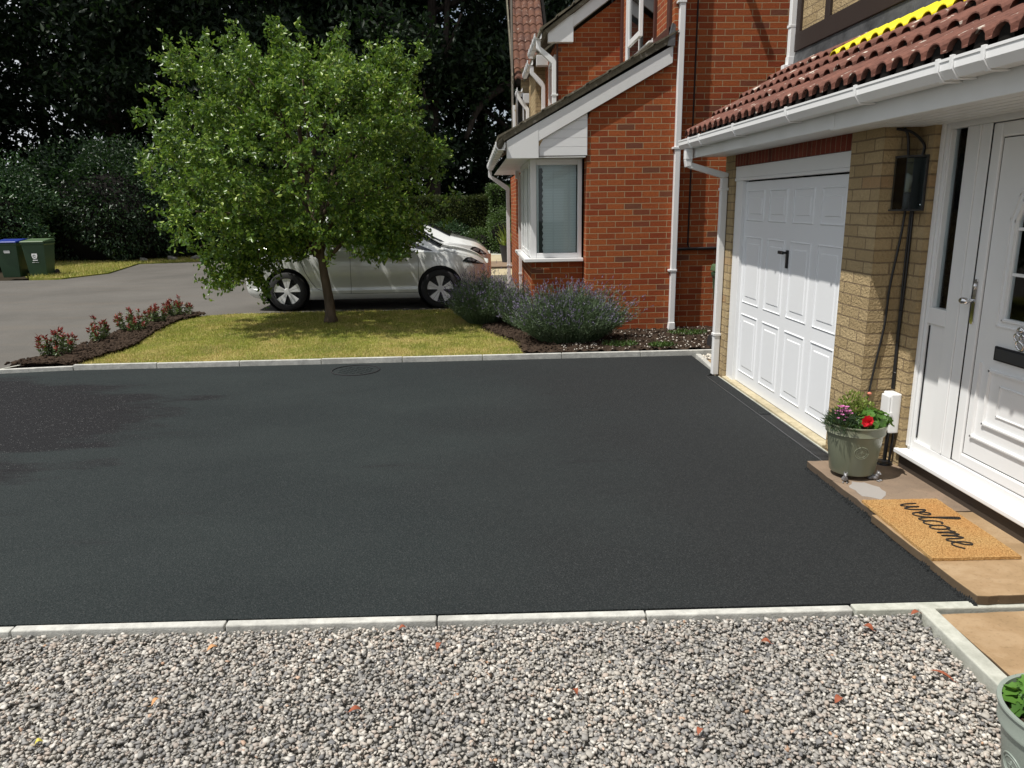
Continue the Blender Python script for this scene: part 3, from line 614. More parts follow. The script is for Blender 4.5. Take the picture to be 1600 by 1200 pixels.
# gutter
def gutter(x0, x1, y0, y1, z, h, m, parent, brs, sx=-1, name='gutter'):
    t = .004; mb = MB()
    mb.prism([(x0, z+h), (x0, z+h*.45), (x0+(x1-x0)*.22, z), (x1-(x1-x0)*.1, z), (x1, z+h*.3), (x1, z+h), (x1-t, z+h), (x1-t, z+h*.32), (x1-(x1-x0)*.12, z+t), (x0+(x1-x0)*.24, z+t), (x0+t, z+h*.47), (x0+t, z+h), ], 'y', y0, y1)
    mb.box(x0-.004, x0+.008, y0, y1, z+h-.010, z+h+.002)
    mb.prism([(x0, z+h), (x0, z+h*.45), (x0+(x1-x0)*.22, z), (x1, z), (x1, z+h)], 'y', y1, y1+.006)
    g_ = obj(name, mb, m, parent)
    for yb_ in brs:
        mb = MB().prism([(x0-.010, z+h+.008), (x0-.008, z+h*.4), (x0+(x1-x0)*.2, z-.008), (x1+.003, z-.008), (x1+.003, z+.0), (x0+(x1-x0)*.24, z-.001), (x0-.002, z+h*.45), (x0+.004, z+h+.008)], 'y', yb_-.012, yb_+.012)
        obj('bracket', mb, m, g_, bevel=.002)
    return g_
gutter(2.03, 2.138, -2.5, 7.56, 2.232, .082, M['pvc'], H, [7.22, 6.89, 6.0, 4.99, 4.09, 3.37, 3.27, 3.07, 2.2, 1.3])
dp = MB().box(2.055, 2.125, 7.38, 7.46, 2.13, 2.2315); dp.prism([(2.055, 2.13), (2.125, 2.13), (2.115, 2.07), (2.065, 2.06)], 'y', 7.385, 7.455)
dpo = obj('downpipe', dp, M['pvc'], H, bevel=.006)
mb = MB().prism([(2.075, 2.115), (2.095, 2.055), (2.425, 1.955), (2.485, 1.965), (2.485, 2.0), (2.45, 2.01)], 'y', 7.388, 7.452); mb.box(2.420, 2.484, 7.388, 7.452, .002, 1.957); obj('pipe', mb, M['pvc'], dpo, bevel=.006)
for z_ in (1.85, .42): obj('pipe_clip', MB().box(2.412, 2.49, 7.380, 7.460, z_-.013, z_+.013), M['pvc'], dpo, bevel=.003)
d2 = obj('downpipe', MB().box(3.045, 3.108, 7.502, 7.566, 2.99, 6), M['pvc'], H, bevel=.006)
obj('pipe_clip', MB().box(3.037, 3.116, 7.50, 7.574, 3.325, 3.35), M['pvc'], d2, bevel=.003); obj('shoe', MB().box(3.00, 3.112, 7.501, 7.57, 2.945, 2.995).box(3.04, 3.112, 7.5005, 7.571, 2.995, 3.07), M['pvc'], d2, bevel=.005)
# lantern, cables, meter box
lan = thing('wall_lantern', (2.70, 4.53, 1.82), 'black box wall lantern with clear panes and filament bulb beside the front door', 'wall light')
obj('backplate', MB().box(2.684, 2.699, 4.462, 4.60, 1.665, 1.99), M['iron'], lan, bevel=.002)
mb = MB().box(2.565, 2.684, 4.466, 4.596, 1.975, 1.988).box(2.555, 2.684, 4.458, 4.602, 1.665, 1.674)
for (a, b) in ((2.568, 4.469), (2.568, 4.593)): mb.box(a-.002, a+.002, b-.002, b+.002, 1.674, 1.975)
obj('frame', mb, M['iron'], lan)
obj('pane', MB().box(2.5645, 2.5665, 4.468, 4.594, 1.675, 1.974).box(2.568, 2.683, 4.4665, 4.4685, 1.675, 1.974).box(2.568, 2.683, 4.5935, 4.5955, 1.675, 1.974), M['glass'], lan)
obj('lamp_holder', MB().lathe([(.001, 1.674), (.019, 1.675), (.019, 1.775), (.001, 1.776)], (2.625, 4.53, 0), 16), M['iron'], lan, smooth=True)
bu = obj('bulb', MB().lathe([(.012, 1.777), (.018, 1.80), (.030, 1.84), (.028, 1.87), (.001, 1.888)], (2.615, 4.53, 0), 16), mat('pale bulb glass', (.42, .42, .38), .15, Alpha=.6), lan, smooth=True)
mb = MB()
for a in range(4): mb.tube([(2.625+.006*math.cos(a*1.57), 4.53+.006*math.sin(a*1.57), 1.785), (2.625+.012*math.cos(a*1.57), 4.53+.012*math.sin(a*1.57), 1.85)], .002, 5)
obj('filament', mb, mat('brass filament', (.5, .35, .12), .4, .6), bu)
obj('screw', MB().ell((2.684, 4.485, 1.70), (.006, .008, .008)), M['chrome'], lan)
def spline(pts, n=10):
    P = [Vector(p) for p in pts]; P = [P[0]*2-P[1]]+P+[P[-1]*2-P[-2]]; out = []
    for i in range(1, len(P)-2):
        for k in range(n):
            t = k/n; a, b, c, d = P[i-1:i+3]; out.append(.5*((2*b)+(c-a)*t+(2*a-5*b+4*c-d)*t*t+(3*b-a-3*c+d)*t**3))
    return out+[P[-2]]
cb = MB().tube(spline([(2.60, 4.59, 2.15), (2.625, 4.585, 2.10), (2.64, 4.588, 1.99)]), .008, 6).tube(spline([(2.66, 4.59, 1.67), (2.645, 4.588, 1.5), (2.61, 4.588, 1.2), (2.60, 4.589, .95), (2.56, 4.59, .65), (2.54, 4.589, .45), (2.53, 4.588, .1)]), .007, 6)
setp(obj('cable', cb, M['black']), 'black cable slanting down the brick return behind the flower pot', 'cable')
cb = MB().tube(spline([(2.55, 4.588, 2.145), (2.63, 4.55, 2.12), (2.69, 4.52, 2.05), (2.688, 4.52, 1.99)]), .009, 6).tube(spline([(2.692, 4.565, 1.67), (2.690, 4.56, 1.3), (2.69, 4.57, .9), (2.689, 4.56, .54)]), .007, 6).tube(spline([(2.690, 4.583, 1.67), (2.689, 4.585, 1.3), (2.688, 4.58, .9), (2.686, 4.575, .54)]), .006, 6)
for z_ in (1.05, .85, .65): cb.ell((2.688, 4.572, z_), (.010, .02, .006), 8, 5)
setp(obj('cable', cb, M['black']), 'pair of black cables dropping from the lantern to the white box', 'cable')
bx = thing('junction_box', (2.70, 4.51, .4), 'white plastic box fixed low on the brick between flower pot and front door', 'box')
obj('housing', MB().box(2.632, 2.699, 4.47, 4.575, .27, .53), M['pvc'], bx, bevel=.008); obj('cover', MB().box(2.618, 2.6315, 4.475, 4.57, .285, .515), M['pvc'], bx, bevel=.006); obj('latch', MB().box(2.61, 2.64, 4.462, 4.4695, .39, .41), M['pvc'], bx)
obj('conduit', MB().tube([(2.66, 4.52, .27), (2.66, 4.53, .06)], .012, 8).tube([(2.68, 4.49, .27), (2.675, 4.5, .06)], .008, 8), M['black'], bx); obj('gully', MB().lathe([(.001, .068), (.05, .072), (.055, .0585)], (2.64, 4.50, 0), 20), M['black'], bx)

# ------------------------------------------------------------------ red brick house
RH = thing('house', (3, 11, 0), 'red brick house with bay window, lean-to roof and white bargeboards', 'house')
lean = lambda x: 2.50+.545*(x-.85)                # underside line of the verge board
mb = MB().prism([(1.47, -.1), (2.665, -.1), (2.665, 7), (2.54, 7), (2.54, lean(2.54)+.13), (1.47, lean(1.47)+.13)], 'y', 9.85, 10.10)
mb.box(2.664, 9, 9.955, 10.15, -.1, 7.5)
mb.box(2.54, 2.66, 10.101, 10.84, 3.5, 7); mb.box(2.54, 2.66, 12.9, 13.4, 3.4, 7); mb.box(2.54, 2.66, 10.841, 12.899, 3.4, 3.86)
mb.prism([(1.50, 2.8), (2.60, 2.8), (2.60, 5.05), (2.5, 5.02), (1.50, 4.33)], 'y', 13.401, 13.6); mb.box(1.5, 1.62, 13.601, 17.3, 2.4, 4.4)
mb.box(.77, 1.46, 10.09, 10.20, -.1, 1.0); mb.box(.77, .88, 10.201, 12.1, -.1, 1.0); mb.box(.90, 1.2, 12.101, 17.9, -.1, 2.32)
obj('wall', mb, M['red'], RH)
obj('inner_block', MB().box(1.65, 8, 10.2, 17.2, 0, 2.4).box(2.7, 8, 10.2, 17.2, 2.4, 7), M['dark'], RH)
# bay window
bay = obj('bay_window', MB().box(.76, .84, 10.06, 10.13, 1.03, 2.30).box(1.385, 1.44, 10.06, 10.13, 1.03, 2.30).box(.841, 1.384, 10.062, 10.13, 2.225, 2.30).box(.841, 1.384, 10.062, 10.13, 1.03, 1.095)
          .box(.76, .83, 10.131, 12.05, 2.225, 2.30).box(.76, .83, 10.131, 12.05, 1.03, 1.10).box(.76, .83, 10.64, 10.74, 1.101, 2.224).box(.76, .83, 11.26, 11.36, 1.101, 2.224).box(.76, .83, 11.93, 12.05, 1.101, 2.224).box(.745, .759, 10.14, 10.19, 1.06, 2.26).box(.745, .759, 10.58, 10.62, 1.06, 2.26).box(.745, .759, 10.19, 10.58, 2.2, 2.26).box(.745, .759, 10.19, 10.58, 1.06, 1.12)
          .box(.83, .876, 10.13, 10.18, 1.03, 2.30), M['pvc'], RH, bevel=.005)
obj('pane', MB().box(.841, 1.384, 10.095, 10.099, 1.096, 2.224).box(.79, .794, 10.131, 11.93, 1.101, 2.224), M['glass'], bay)
obj('blind', MB().box(.895, 1.38, 10.19, 10.20, 1.05, 2.28).box(.90, .905, 10.25, 11.95, 1.05, 2.28), M['blind'], bay)
obj('blind_cord', MB().box(1.07, 1.082, 10.18, 10.186, 1.1, 2.2).box(1.27, 1.30, 10.18, 10.186, 1.1, 2.2), M['pvc'], bay)
obj('lace_curtain', MB().prism([(.925+.014*(i % 2), 1.07+i*.04) for i in range(29)]+[(.88, 2.19), (.88, 1.07)], 'y', 10.181, 10.186), mat('dark lace', (.05, .055, .055), .8), bay)
obj('window_sill', MB().prism([(.665, 9.965), (1.455, 9.985), (1.455, 10.06), (.76, 10.06), (.76, 12.1), (.665, 12.1)], 'z', .985, 1.03), M['pvc'], bay, bevel=.006)
obj('bay_soffit', MB().box(.45, 1.45, 9.831, 12.3, 2.303, 2.315).box(.45, 1.0, 12.3, 15.5, 2.303, 2.315), M['pvc2'], RH)
# cladding and bargeboards
mb = MB(); z_ = 2.325; i = 0
while z_ < 2.85:
    z1 = z_+.103; xl = max(.86, .85+(z_-2.50)/.545+.0); xl2 = max(.86, .85+(z1-2.50)/.545)
    mb.prism([(xl, z_), (1.47, z_), (1.47, z1), (xl2, z1)], 'y', 9.828, 9.848); mb.prism([(xl, z_+.0), (1.468, z_+.0), (1.468, z_+.015), (xl, z_+.015)], 'y', 9.834, 9.8485); z_ = z1+.003
    mb.prism([(xl, z_-.004), (1.466, z_-.004), (1.466, z_+.001), (xl, z_+.001)], 'y', 9.838, 9.849)
obj('cladding', mb, M['pvc'], RH, bevel=.002)
obj('bargeboard', MB().prism([(.85, lean(.85)), (2.52, lean(2.52)), (2.52, lean(2.52)+.20), (.853, lean(.85)+.225)], 'y', 9.800, 9.822), M['pvc2'], RH, bevel=.003)
obj('bargeboard', MB().prism([(.45, 2.295), (.852, 2.295), (.852, 2.50), (.852, 2.725), (.45, 2.505)], 'y', 9.797, 9.830), M['pvc2'], RH, bevel=.003)
obj('box_end', MB().box(.449, .459, 9.831, 9.9, 2.295, 2.5), M['pvc2'], RH)
ly = lambda x: 2.53+.55*(x-.38)
obj('lean_to_roof', MB().prism([(.36, ly(.36)), (2.54, ly(2.54)), (2.54, ly(2.54)+.035), (.36, ly(.36)+.035)], 'y', 9.78, 15.6), M['slate'], RH)
mb = MB()
for i in range(8):
    a = .34+i*.275; mb.prism([(a, ly(a)+.028), (a+.31, ly(a+.31)+.030), (a+.31, ly(a+.31)+.045), (a, ly(a)+.062)], 'y', 9.768, 15.6)
obj('roof_tiles', mb, M['slate'], RH)
obj('verge_mortar', MB().prism([(.42, ly(.42)-.045), (2.5, ly(2.5)-.05), (2.5, ly(2.5)+.002), (.40, ly(.40)+.002)], 'y', 9.785, 9.799), M['slate'], RH)
gutter(.315, .43, 9.755, 15.6, 2.40, .085, M['pvc'], RH, [9.78+.5*i for i in range(12)])
obj('flashing', MB().prism([(2.44, 3.60), (2.535, 3.6), (2.535, 3.84), (2.50, 3.86)], 'y', 9.775, 9.845), M['lead'], RH)
obj('flue', MB().tube([(2.916, 9.956, 5.46), (2.916, 9.556, 5.46)], .05, 14), M['black'], RH)
# main downpipe and cable on the south wall
dpo = obj('downpipe', MB().box(2.585, 2.655, 9.775, 9.845, .16, 7), M['pvc'], RH, bevel=.006)
obj('shoe', MB().prism([(2.57, .075), (2.66, .075), (2.657, .17), (2.583, .17)], 'y', 9.76, 9.843), M['pvc'], dpo, bevel=.004)
for z_ in (2.40, .86, 4.1): obj('pipe_clip', MB().box(2.555, 2.662, 9.768, 9.85, z_-.013, z_+.013), M['pvc'], dpo, bevel=.003)
obj('cable', MB().tube([(2.855, 9.945, 7), (2.845, 9.945, 3), (2.84, 9.945, 1.18), (2.87, 9.94, 1.13), (4.2, 9.94, 1.15)], .011, 6), M['black'], RH); obj('pipe', MB().tube([(2.70, 9.93, 1.125), (4.2, 9.93, 1.145)], .02, 8), M['black'], RH)
# first floor window on the west wall with dark timber
mb = MB().box(2.50, 2.539, 10.78, 10.84, 3.55, 7).box(2.50, 2.539, 9.98, 10.10, 3.7, 7).box(2.50, 2.539, 13.10, 13.2, 3.5, 7); mb.box(2.496, 2.539, 9.98, 12.9, 3.62, 3.86); obj('timber_trim', mb, M['timber2'], RH, bevel=.004)
fw = obj('window', MB().box(2.53, 2.58, 10.86, 10.93, 3.865, 7).box(2.53, 2.58, 12.78, 12.88, 3.865, 7).box(2.53, 2.58, 11.80, 11.90, 3.865, 7).box(2.53, 2.58, 10.86, 12.88, 3.862, 3.93), M['pvc'], RH, bevel=.004)
obj('window_sill', MB().box(2.44, 2.54, 10.8, 12.9, 3.835, 3.86), M['pvc'], fw, bevel=.004)
obj('pane', MB().box(2.555, 2.56, 10.93, 12.8, 3.93, 7), M['dglass'], fw)
sa = [(2.53, 10.95), (2.30, 11.02)]
mb = MB().box(2.34, 2.39, 10.96, 11.02, 3.95, 5.6).box(2.34, 2.385, 11.70, 11.76, 3.95, 5.6).box(2.342, 2.385, 11.02, 11.70, 3.95, 4.03); s1 = obj('open_casement', mb, M['pvc'], fw, bevel=.004); obj('pane', MB().box(2.362, 2.366, 11.02, 11.70, 4.03, 5.6), M['dglass'], s1)
# rear gable
up = lambda x: 4.56+.70*(x-1.73)
obj('bargeboard', MB().prism([(1.32, 4.33), (1.74, 4.33), (1.74, up(1.74)), (1.745, up(1.745)+.20), (1.32, 4.52)], 'y', 13.28, 13.39), M['pvc'], RH, bevel=.004)
obj('bargeboard', MB().prism([(1.742, up(1.742)), (3.6, up(3.6)), (3.6, up(3.6)+.27), (1.742, up(1.742)+.20)], 'y', 13.30, 13.33), M['pvc'], RH, bevel=.003)
mb = MB()
for i in range(9):
    a = 1.18+i*.27; f_ = lambda x: 4.50+.72*(x-1.2); mb.prism([(a, f_(a)), (a+.3, f_(a+.3)), (a+.3, f_(a+.3)+.02), (a, f_(a)+.05)], 'y', 13.22, 14.9)
obj('roof_tiles', mb, M['slate'], RH)
obj('roof', MB().prism([(1.25, 4.50), (3.7, 6.26), (3.7, 6.2), (1.3, 4.46)], 'y', 13.25, 15.0), M['slate'], RH)
gutter(1.10, 1.21, 13.24, 14.95, 4.37, .085, M['pvc'], RH, [13.35, 13.75, 14.2, 14.6])
def zigpipe(xg, y, zt, xw, zb, parent, w=.035, drop=.28):
    m_ = MB().prism([(xg-w, zt), (xg+w, zt), (xg+w, zt-.10), (xw, zt-drop), (xw+w, zt-drop-.05), (xw+w, zb), (xw-w, zb), (xw-w, zt-drop-.09), (xg-w, zt-.13)], 'y', y-.04, y+.03); o_ = obj('downpipe', m_, M['pvc'], parent, bevel=.005)
    obj('pipe_clip', MB().box(xw-w-.008, xw+w+.03, y-.048, y+.035, zb+.5, zb+.525), M['pvc'], o_)
zigpipe(1.16, 13.33, 4.365, 1.42, 3.0, RH)
obj('gable_post', MB().box(1.48, 1.50, 13.38, 13.5, 2.9, 4.33), M['timber2'], RH)
zigpipe(.37, 15.5, 2.395, .72, 0, RH, .035, .30); zigpipe(.80, 13.6, 2.30, .85, 0, RH, .035, .05)
# west-facing first-floor window behind the gable
obj('window', MB().box(1.46, 1.50, 13.62, 13.70, 3.2, 4.2).box(1.46, 1.50, 14.6, 14.68, 3.2, 4.2).box(1.46, 1.50, 13.7, 14.6, 3.2, 3.28).box(1.46, 1.50, 13.7, 14.6, 4.12, 4.2), M['pvc'], RH)
# ------------------------------------------------------------------ house further back
FH = thing('house', (3, 18, 0), 'buff brick house further back with mottled clay tiles and stepped white eaves', 'house')
mb = MB().box(1.30, 1.5, 15.65, 17.3, 2.2, 4.4).box(1.18, 5, 18.0, 18.2, 2.2, 4.7).box(1.35, 1.5, 18.21, 24, 0, 4.6); obj('wall', mb, M['yel'], FH)
obj('roof_deck', MB().add([(.98, 18.0, 4.50), (1.9, 18.0, 4.50), (1.9, 21.6, 8.0), (.98, 21.6, 8.0)], [(0, 1, 2, 3)]), M['dark'], FH)
mb = MB(); p_ = .155
for r_ in range(12):
    y0, z0 = 17.85+r_*.24, 4.42+r_*.235
    for c_ in range(5):
        x0 = 1.02+c_*p_; V = []
        for (yy, zz) in ((y0, z0+.05), (y0+.29, z0+.30)):
            for k_ in range(9): t = k_/8; V.append((x0+t*p_, yy, zz+math.sin(PI*t)*.045))
        for k_ in range(9): t = k_/8; V.append((x0+t*p_, y0, z0+.015+math.sin(PI*t)*.04))
        mb.add(V, [(k_, k_+1, 10+k_, 9+k_) for k_ in range(8)]+[(k_, 18+k_, 19+k_, k_+1) for k_ in range(8)])
obj('roof_tiles', mb, M['tile2'], FH)
obj('verge_board', MB().prism([(17.8, 4.35), (21.2, 7.75), (21.2, 7.95), (17.8, 4.52)], 'x', .955, .985).box(.945, 1.0, 17.9, 17.95, 3.2, 6.6), M['slate'], FH)
obj('corner_board', MB().box(.95, .985, 17.88, 17.9, 3.2, 6.6), mat('weathered board', (.22, .20, .17), .8), FH)
fwn = obj('window', MB().box(1.05, 1.09, 17.95, 18.0, 3.2, 4.15).box(1.20, 1.23, 17.95, 18.0, 3.2, 4.15).box(1.05, 1.23, 17.95, 18.0, 4.1, 4.18), M['pvc'], FH); obj('pane', MB().box(1.09, 1.20, 17.985, 17.99, 3.2, 4.1), M['dglass'], fwn)
zigpipe(1.0, 17.86, 3.9, 1.0, 2.4, FH, .03, .1)
for (x0, x1, y_, za, zb) in ((1.28, 1.52, 15.1, 4.28, 4.46), (1.20, 1.36, 17.6, 3.92, 4.12)): obj('bargeboard', MB().box(x0, x1, y_, y_+.2, za, zb), M['pvc'], FH, bevel=.004)
gutter(1.12, 1.22, 15.2, 16.8, 4.30, .085, M['pvc'], FH, [15.25, 15.6, 16.0]); gutter(1.02, 1.13, 16.9, 17.8, 4.06, .08, M['pvc'], FH, [16.95, 17.2, 17.5])
zigpipe(1.20, 15.25, 4.28, 1.42, 3.0, FH); zigpipe(1.06, 17.0, 4.05, 1.24, 2.8, FH)
obj('roof', MB().prism([(1.2, 4.42), (2.7, 5.5), (2.7, 5.45), (1.22, 4.38)], 'y', 15.15, 17.7), M['slate'], FH)
#PART3
# ------------------------------------------------------------------ pots, flowers, mat
def pot(loc, r_top, h, r_bot, m, label, emb=True, emb_ang=-1.75):
    t = thing('plant_pot', loc, label, 'plant pot', None); x, y, z = loc
    pr = [(.001, .0), (r_bot, .0), (r_bot+.004, .006), (r_top*.905, h*.80), (r_top*.955, h*.805), (r_top*.965, h*.82), (r_top*.955, h*.835), (r_top*.965, h*.97), (r_top, h*.985), (r_top*.995, h), (r_top*.93, h), (r_top*.90, h*.90), (.001, h*.90)]
    obj('pot_body', MB().lathe(pr, (x, y, z), 64), m, t, smooth=True, auto=40)
    obj('compost', MB().lathe([(r_top*.905, h*.91), (.001, h*.93)], (x, y, z), 24), M['soil'], t)
    if emb:
        a = emb_ang; rr = (r_bot+r_top*.905)/2+.006; slope = (r_top*.9-r_bot)/(h*.8); c = Vector((x+math.cos(a)*rr, y+math.sin(a)*rr, z+h*.50))
        uu = Vector((-math.sin(a), math.cos(a), 0)); vv = Vector((math.cos(a)*slope, math.sin(a)*slope, 1)).normalized(); mb = MB()
        for ra, rb in ((.038, .0030), (.028, .0022)): mb.tube([c+uu*ra*1.05*math.cos(k/28*2*PI)+vv*ra*math.sin(k/28*2*PI)-Vector((math.cos(a), math.sin(a), 0))*(.5*ra*ra*math.cos(k/28*2*PI)**2/rr) for k in range(29)], rb, 6)
        for k in range(7): mb.tube([c+uu*.018*math.cos(k/7*2*PI), c+vv*.003+uu*.004*math.sin(k), c+vv*.018*math.sin(k/7*2*PI)], .0016, 5)
        obj('emblem', mb, m, t, smooth=True)
    return t
PX, PY, PZ = 2.335, 4.325, .088
pot((PX, PY, PZ), .180, .315, .128, M['sage'], 'sage green glazed pot on the doorstep slab by the garage pier')
def leafball(name, c, r, n, L, W, m, parent, up=.4, shell=.5):
    d = unit(rng.normal(size=(n, 3))); d[:, 2] = np.abs(d[:, 2])*1.0; rr = rng.uniform(shell, 1, n)[:, None]
    P = np.array(c)+d*rr*np.array(r); D = d+rng.normal(0, .6, (n, 3)); D[:, 2] += up
    return leaves(name, P, D, rng.uniform(.7, 1.2, n)*L, rng.uniform(.8, 1.1, n)*W, m, parent, .15)
zt = PZ+.30
def frond(name, c, r, n, L, m, parent):
    """round lobed geranium leaves: short fans of wide quads"""
    V = []; F = []; d = unit(rng.normal(size=(n, 3))); d[:, 2] = np.abs(d[:, 2]); P = np.array(c)+d*np.array(r)*rng.uniform(.55, 1, (n, 1))
    for i in range(n):
        nrm = unit((d[i]*.6+np.array([0, -.1, .6])+rng.normal(0, .3, 3))[None])[0]; u = unit(np.cross(nrm, rng.normal(size=3))[None])[0]; v = np.cross(nrm, u); R_ = L*rng.uniform(.7, 1.15)
        b = len(V); V.append(P[i]-nrm*R_*.22)
        for k in range(14): a = k/14*2*PI; rr = R_*(1+.14*math.cos(a*7)); V.append(P[i]+u*rr*math.cos(a)+v*rr*math.sin(a)+nrm*R_*.07*math.cos(a*7+1))
        F += [(b, b+1+k, b+1+(k+1) % 14) for k in range(14)]
    return np_mesh(name, V, F, m, parent)
pt = thing('geranium', (PX+.07, PY-.03, zt), 'leafy green geranium filling the right side of the sage pot', 'plant')
frond('foliage', (PX+.085, PY-.03, zt+.02), (.105, .11, .085), 110, .026, M['ger'], pt)
pt = thing('trailing_plant', (PX, PY+.05, zt), 'pale lime leafy plant standing tallest at the back of the sage pot', 'plant')
leafball('foliage', (PX+.0, PY+.05, zt), (.14, .07, .19), 620, .026, .016, M['lime'], pt, .9); leafball('stems', (PX+.0, PY+.05, zt), (.10, .06, .12), 120, .05, .004, M['lime'], pt, 1.4)
mb = MB(); mb.ell((PX+.10, PY+.06, zt+.175), (.013, .013, .010)); mb.tube([(PX+.08, PY+.05, zt+.05), (PX+.10, PY+.06, zt+.17)], .0015, 4); obj('flower', mb, M['salm'], pt)
pt = thing('carnation', (PX-.12, PY-.04, zt), 'dark leaved plant with small pink flowers on the left of the sage pot', 'plant')
leafball('foliage', (PX-.115, PY-.04, zt-.01), (.085, .12, .10), 700, .045, .006, M['grn2'], pt, .5)
mb = MB()
for i in range(26):
    a = random.uniform(0, 2*PI); r_ = random.uniform(0, .07); h_ = random.uniform(.05, .13); c_ = Vector((PX-.11+r_*math.cos(a)*.9, PY-.06+r_*math.sin(a), zt+h_))
    for k in range(7): b = k/7*2*PI; mb.add([c_, c_+Vector((.013*math.cos(b), .013*math.sin(b), .006)), c_+Vector((.013*math.cos(b+.7), .013*math.sin(b+.7), .008))], [(0, 1, 2)])
obj('flower', mb, M['pinkp'], pt)
pt = thing('begonia', (PX-.01, PY-.13, zt), 'bright red double flower at the front of the sage pot', 'flower')
mb = MB(); c0 = Vector((PX-.005, PY-.135, zt+.055))
for ring, (rr, nn, tilt_) in enumerate(((.040, 9, .2), (.032, 8, .6), (.022, 7, 1.0), (.012, 5, 1.35))):
    for k in range(nn):
        a = k/nn*2*PI+ring*.4; o_ = Vector((math.cos(a), 0, math.sin(a))); s_ = Vector((-math.sin(a), 0, math.cos(a))); f_ = Vector((0, -1, .25))
        tip = c0+o_*rr*math.cos(tilt_*.5)+f_*(.006+.010*ring); b1 = c0+s_*rr*.5+o_*rr*.6+f_*(.010*ring+.004); b2 = c0-s_*rr*.5+o_*rr*.6+f_*(.010*ring+.004)
        mb.add([c0+f_*.004*ring, b1, tip, b2], [(0, 1, 2, 3)])
obj('petals', mb, M['redp'], pt)
leafball('leaves', (PX-.0, PY-.11, zt+.0), (.07, .04, .04), 46, .04, .03, M['ger'], pt, .2)
# pot feet: small resting animals, one continuous mesh each
def critter(loc, rz, label):
    mb = MB(); mb.ell((0, 0, .020), (.030, .018, .018), 16, 11); mb.ell((.022, 0, .036), (.014, .013, .016), 12, 9); mb.ell((.030, 0, .055), (.0135, .012, .012), 14, 9); mb.ell((.043, 0, .051), (.008, .006, .006), 10, 7)
    mb.ell((.026, .009, .068), (.004, .003, .008), 8, 7); mb.ell((.026, -.009, .068), (.004, .003, .008), 8, 7)
    mb.ell((.040, .012, .006), (.016, .005, .005), 8, 7); mb.ell((.040, -.012, .006), (.016, .005, .005), 8, 7); mb.ell((-.018, .014, .010), (.016, .008, .010), 8, 7); mb.ell((-.018, -.014, .010), (.016, .008, .010), 8, 7)
    mb.tube([(-.028, 0, .012), (-.042, .008, .006), (-.048, .022, .005)], [.005, .0045, .003], 8)
    me = bpy.data.meshes.new('t'); me.from_pydata(mb.v, [], mb.f); o = bpy.data.objects.new('pot_foot', me); COL.objects.link(o)
    md = o.modifiers.new('r', 'REMESH'); md.mode = 'VOXEL'; md.voxel_size = .0021; s_ = o.modifiers.new('s', 'SMOOTH'); s_.iterations = 2; s_.factor = .5
    dg = bpy.context.evaluated_depsgraph_get(); m2 = bpy.data.meshes.new_from_object(o.evaluated_get(dg)); o.modifiers.clear(); o.data = m2
    m2.polygons.foreach_set('use_smooth', [True]*len(m2.polygons)); m2.materials.append(M['pewter']); o.location = loc; o.rotation_euler = (0, 0, rz); o.scale = (.92,)*3; setp(o, label, 'figurine', 'animal pot feet under the sage pot')
critter((PX-.098, PY-.115, .058), -2.0, 'pewter animal pot foot under the left side of the sage pot'); critter((PX+.088, PY-.105, .058), -1.0, 'pewter animal pot foot under the right side of the sage pot')
critter((PX+.02, PY+.12, .058), 1.5, 'pewter animal pot foot hidden behind the sage pot')
obj_st = MB(); pts = [(2.30+.085*math.cos(a/20*2*PI)*(1+.15*math.sin(a*1.7)), 4.055+.135*math.sin(a/20*2*PI)*(1+.12*math.cos(a*2.1))) for a in range(20)]
struct('mortar_stain', obj_st.prism(pts, 'z', .0582, .0596), M['stain'])
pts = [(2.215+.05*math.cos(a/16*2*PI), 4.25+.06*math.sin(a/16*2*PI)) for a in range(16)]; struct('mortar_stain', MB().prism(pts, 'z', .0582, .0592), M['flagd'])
# front right pot
QX, QY = 1.662, 1.755
pot((QX, QY, -.03), .185, .35, .128, M['sageg'], 'grey green glazed pot cropped at the bottom right corner', emb_ang=3.1)
pt = thing('geranium', (QX, QY, .3), 'bright green leafy plant in the pot at the bottom right corner', 'plant'); frond('foliage', (QX+.005, QY+.01, .285), (.160, .160, .11), 420, .027, M['ger'], pt)

# doormat with lettering
dm = thing('doormat', (2.38, 3.5, .06), 'golden coir doormat reading welcome in front of the white door', 'doormat')
MC = Vector((2.372, 3.512, 0)); ma = R(-2.2); ux = Vector((math.cos(ma), math.sin(ma), 0)); uy = Vector((-math.sin(ma), math.cos(ma), 0))
mb = MB(); q = []
for (a, b, c, d) in ((-.215, -.36, .215, -.36), (.215, -.36, .215, .36), (.215, .36, -.215, .36), (-.215, .36, -.215, -.36)):
    for k in range(40): t = k/40; p = MC+ux*(a+(c-a)*t)+uy*(b+(d-b)*t)+Vector((random.uniform(-.002, .002), random.uniform(-.002, .002), 0)); q.append((p.x, p.y))
mb.prism(q, 'z', .058, .073); obj('mat_body', mb, M['coir'], dm)
n = 26000; s_ = rng.uniform(-.213, .213, n); t_ = rng.uniform(-.358, .358, n); P = np.c_[MC.x+ux.x*s_+uy.x*t_, MC.y+ux.y*s_+uy.y*t_, np.full(n, .0725)]
fb = blades('bristles', P, np.c_[rng.normal(0, .6, (n, 2)), np.ones(n)], .0048, .0022, M['coir'], dm); fb['kind'] = 'stuff'
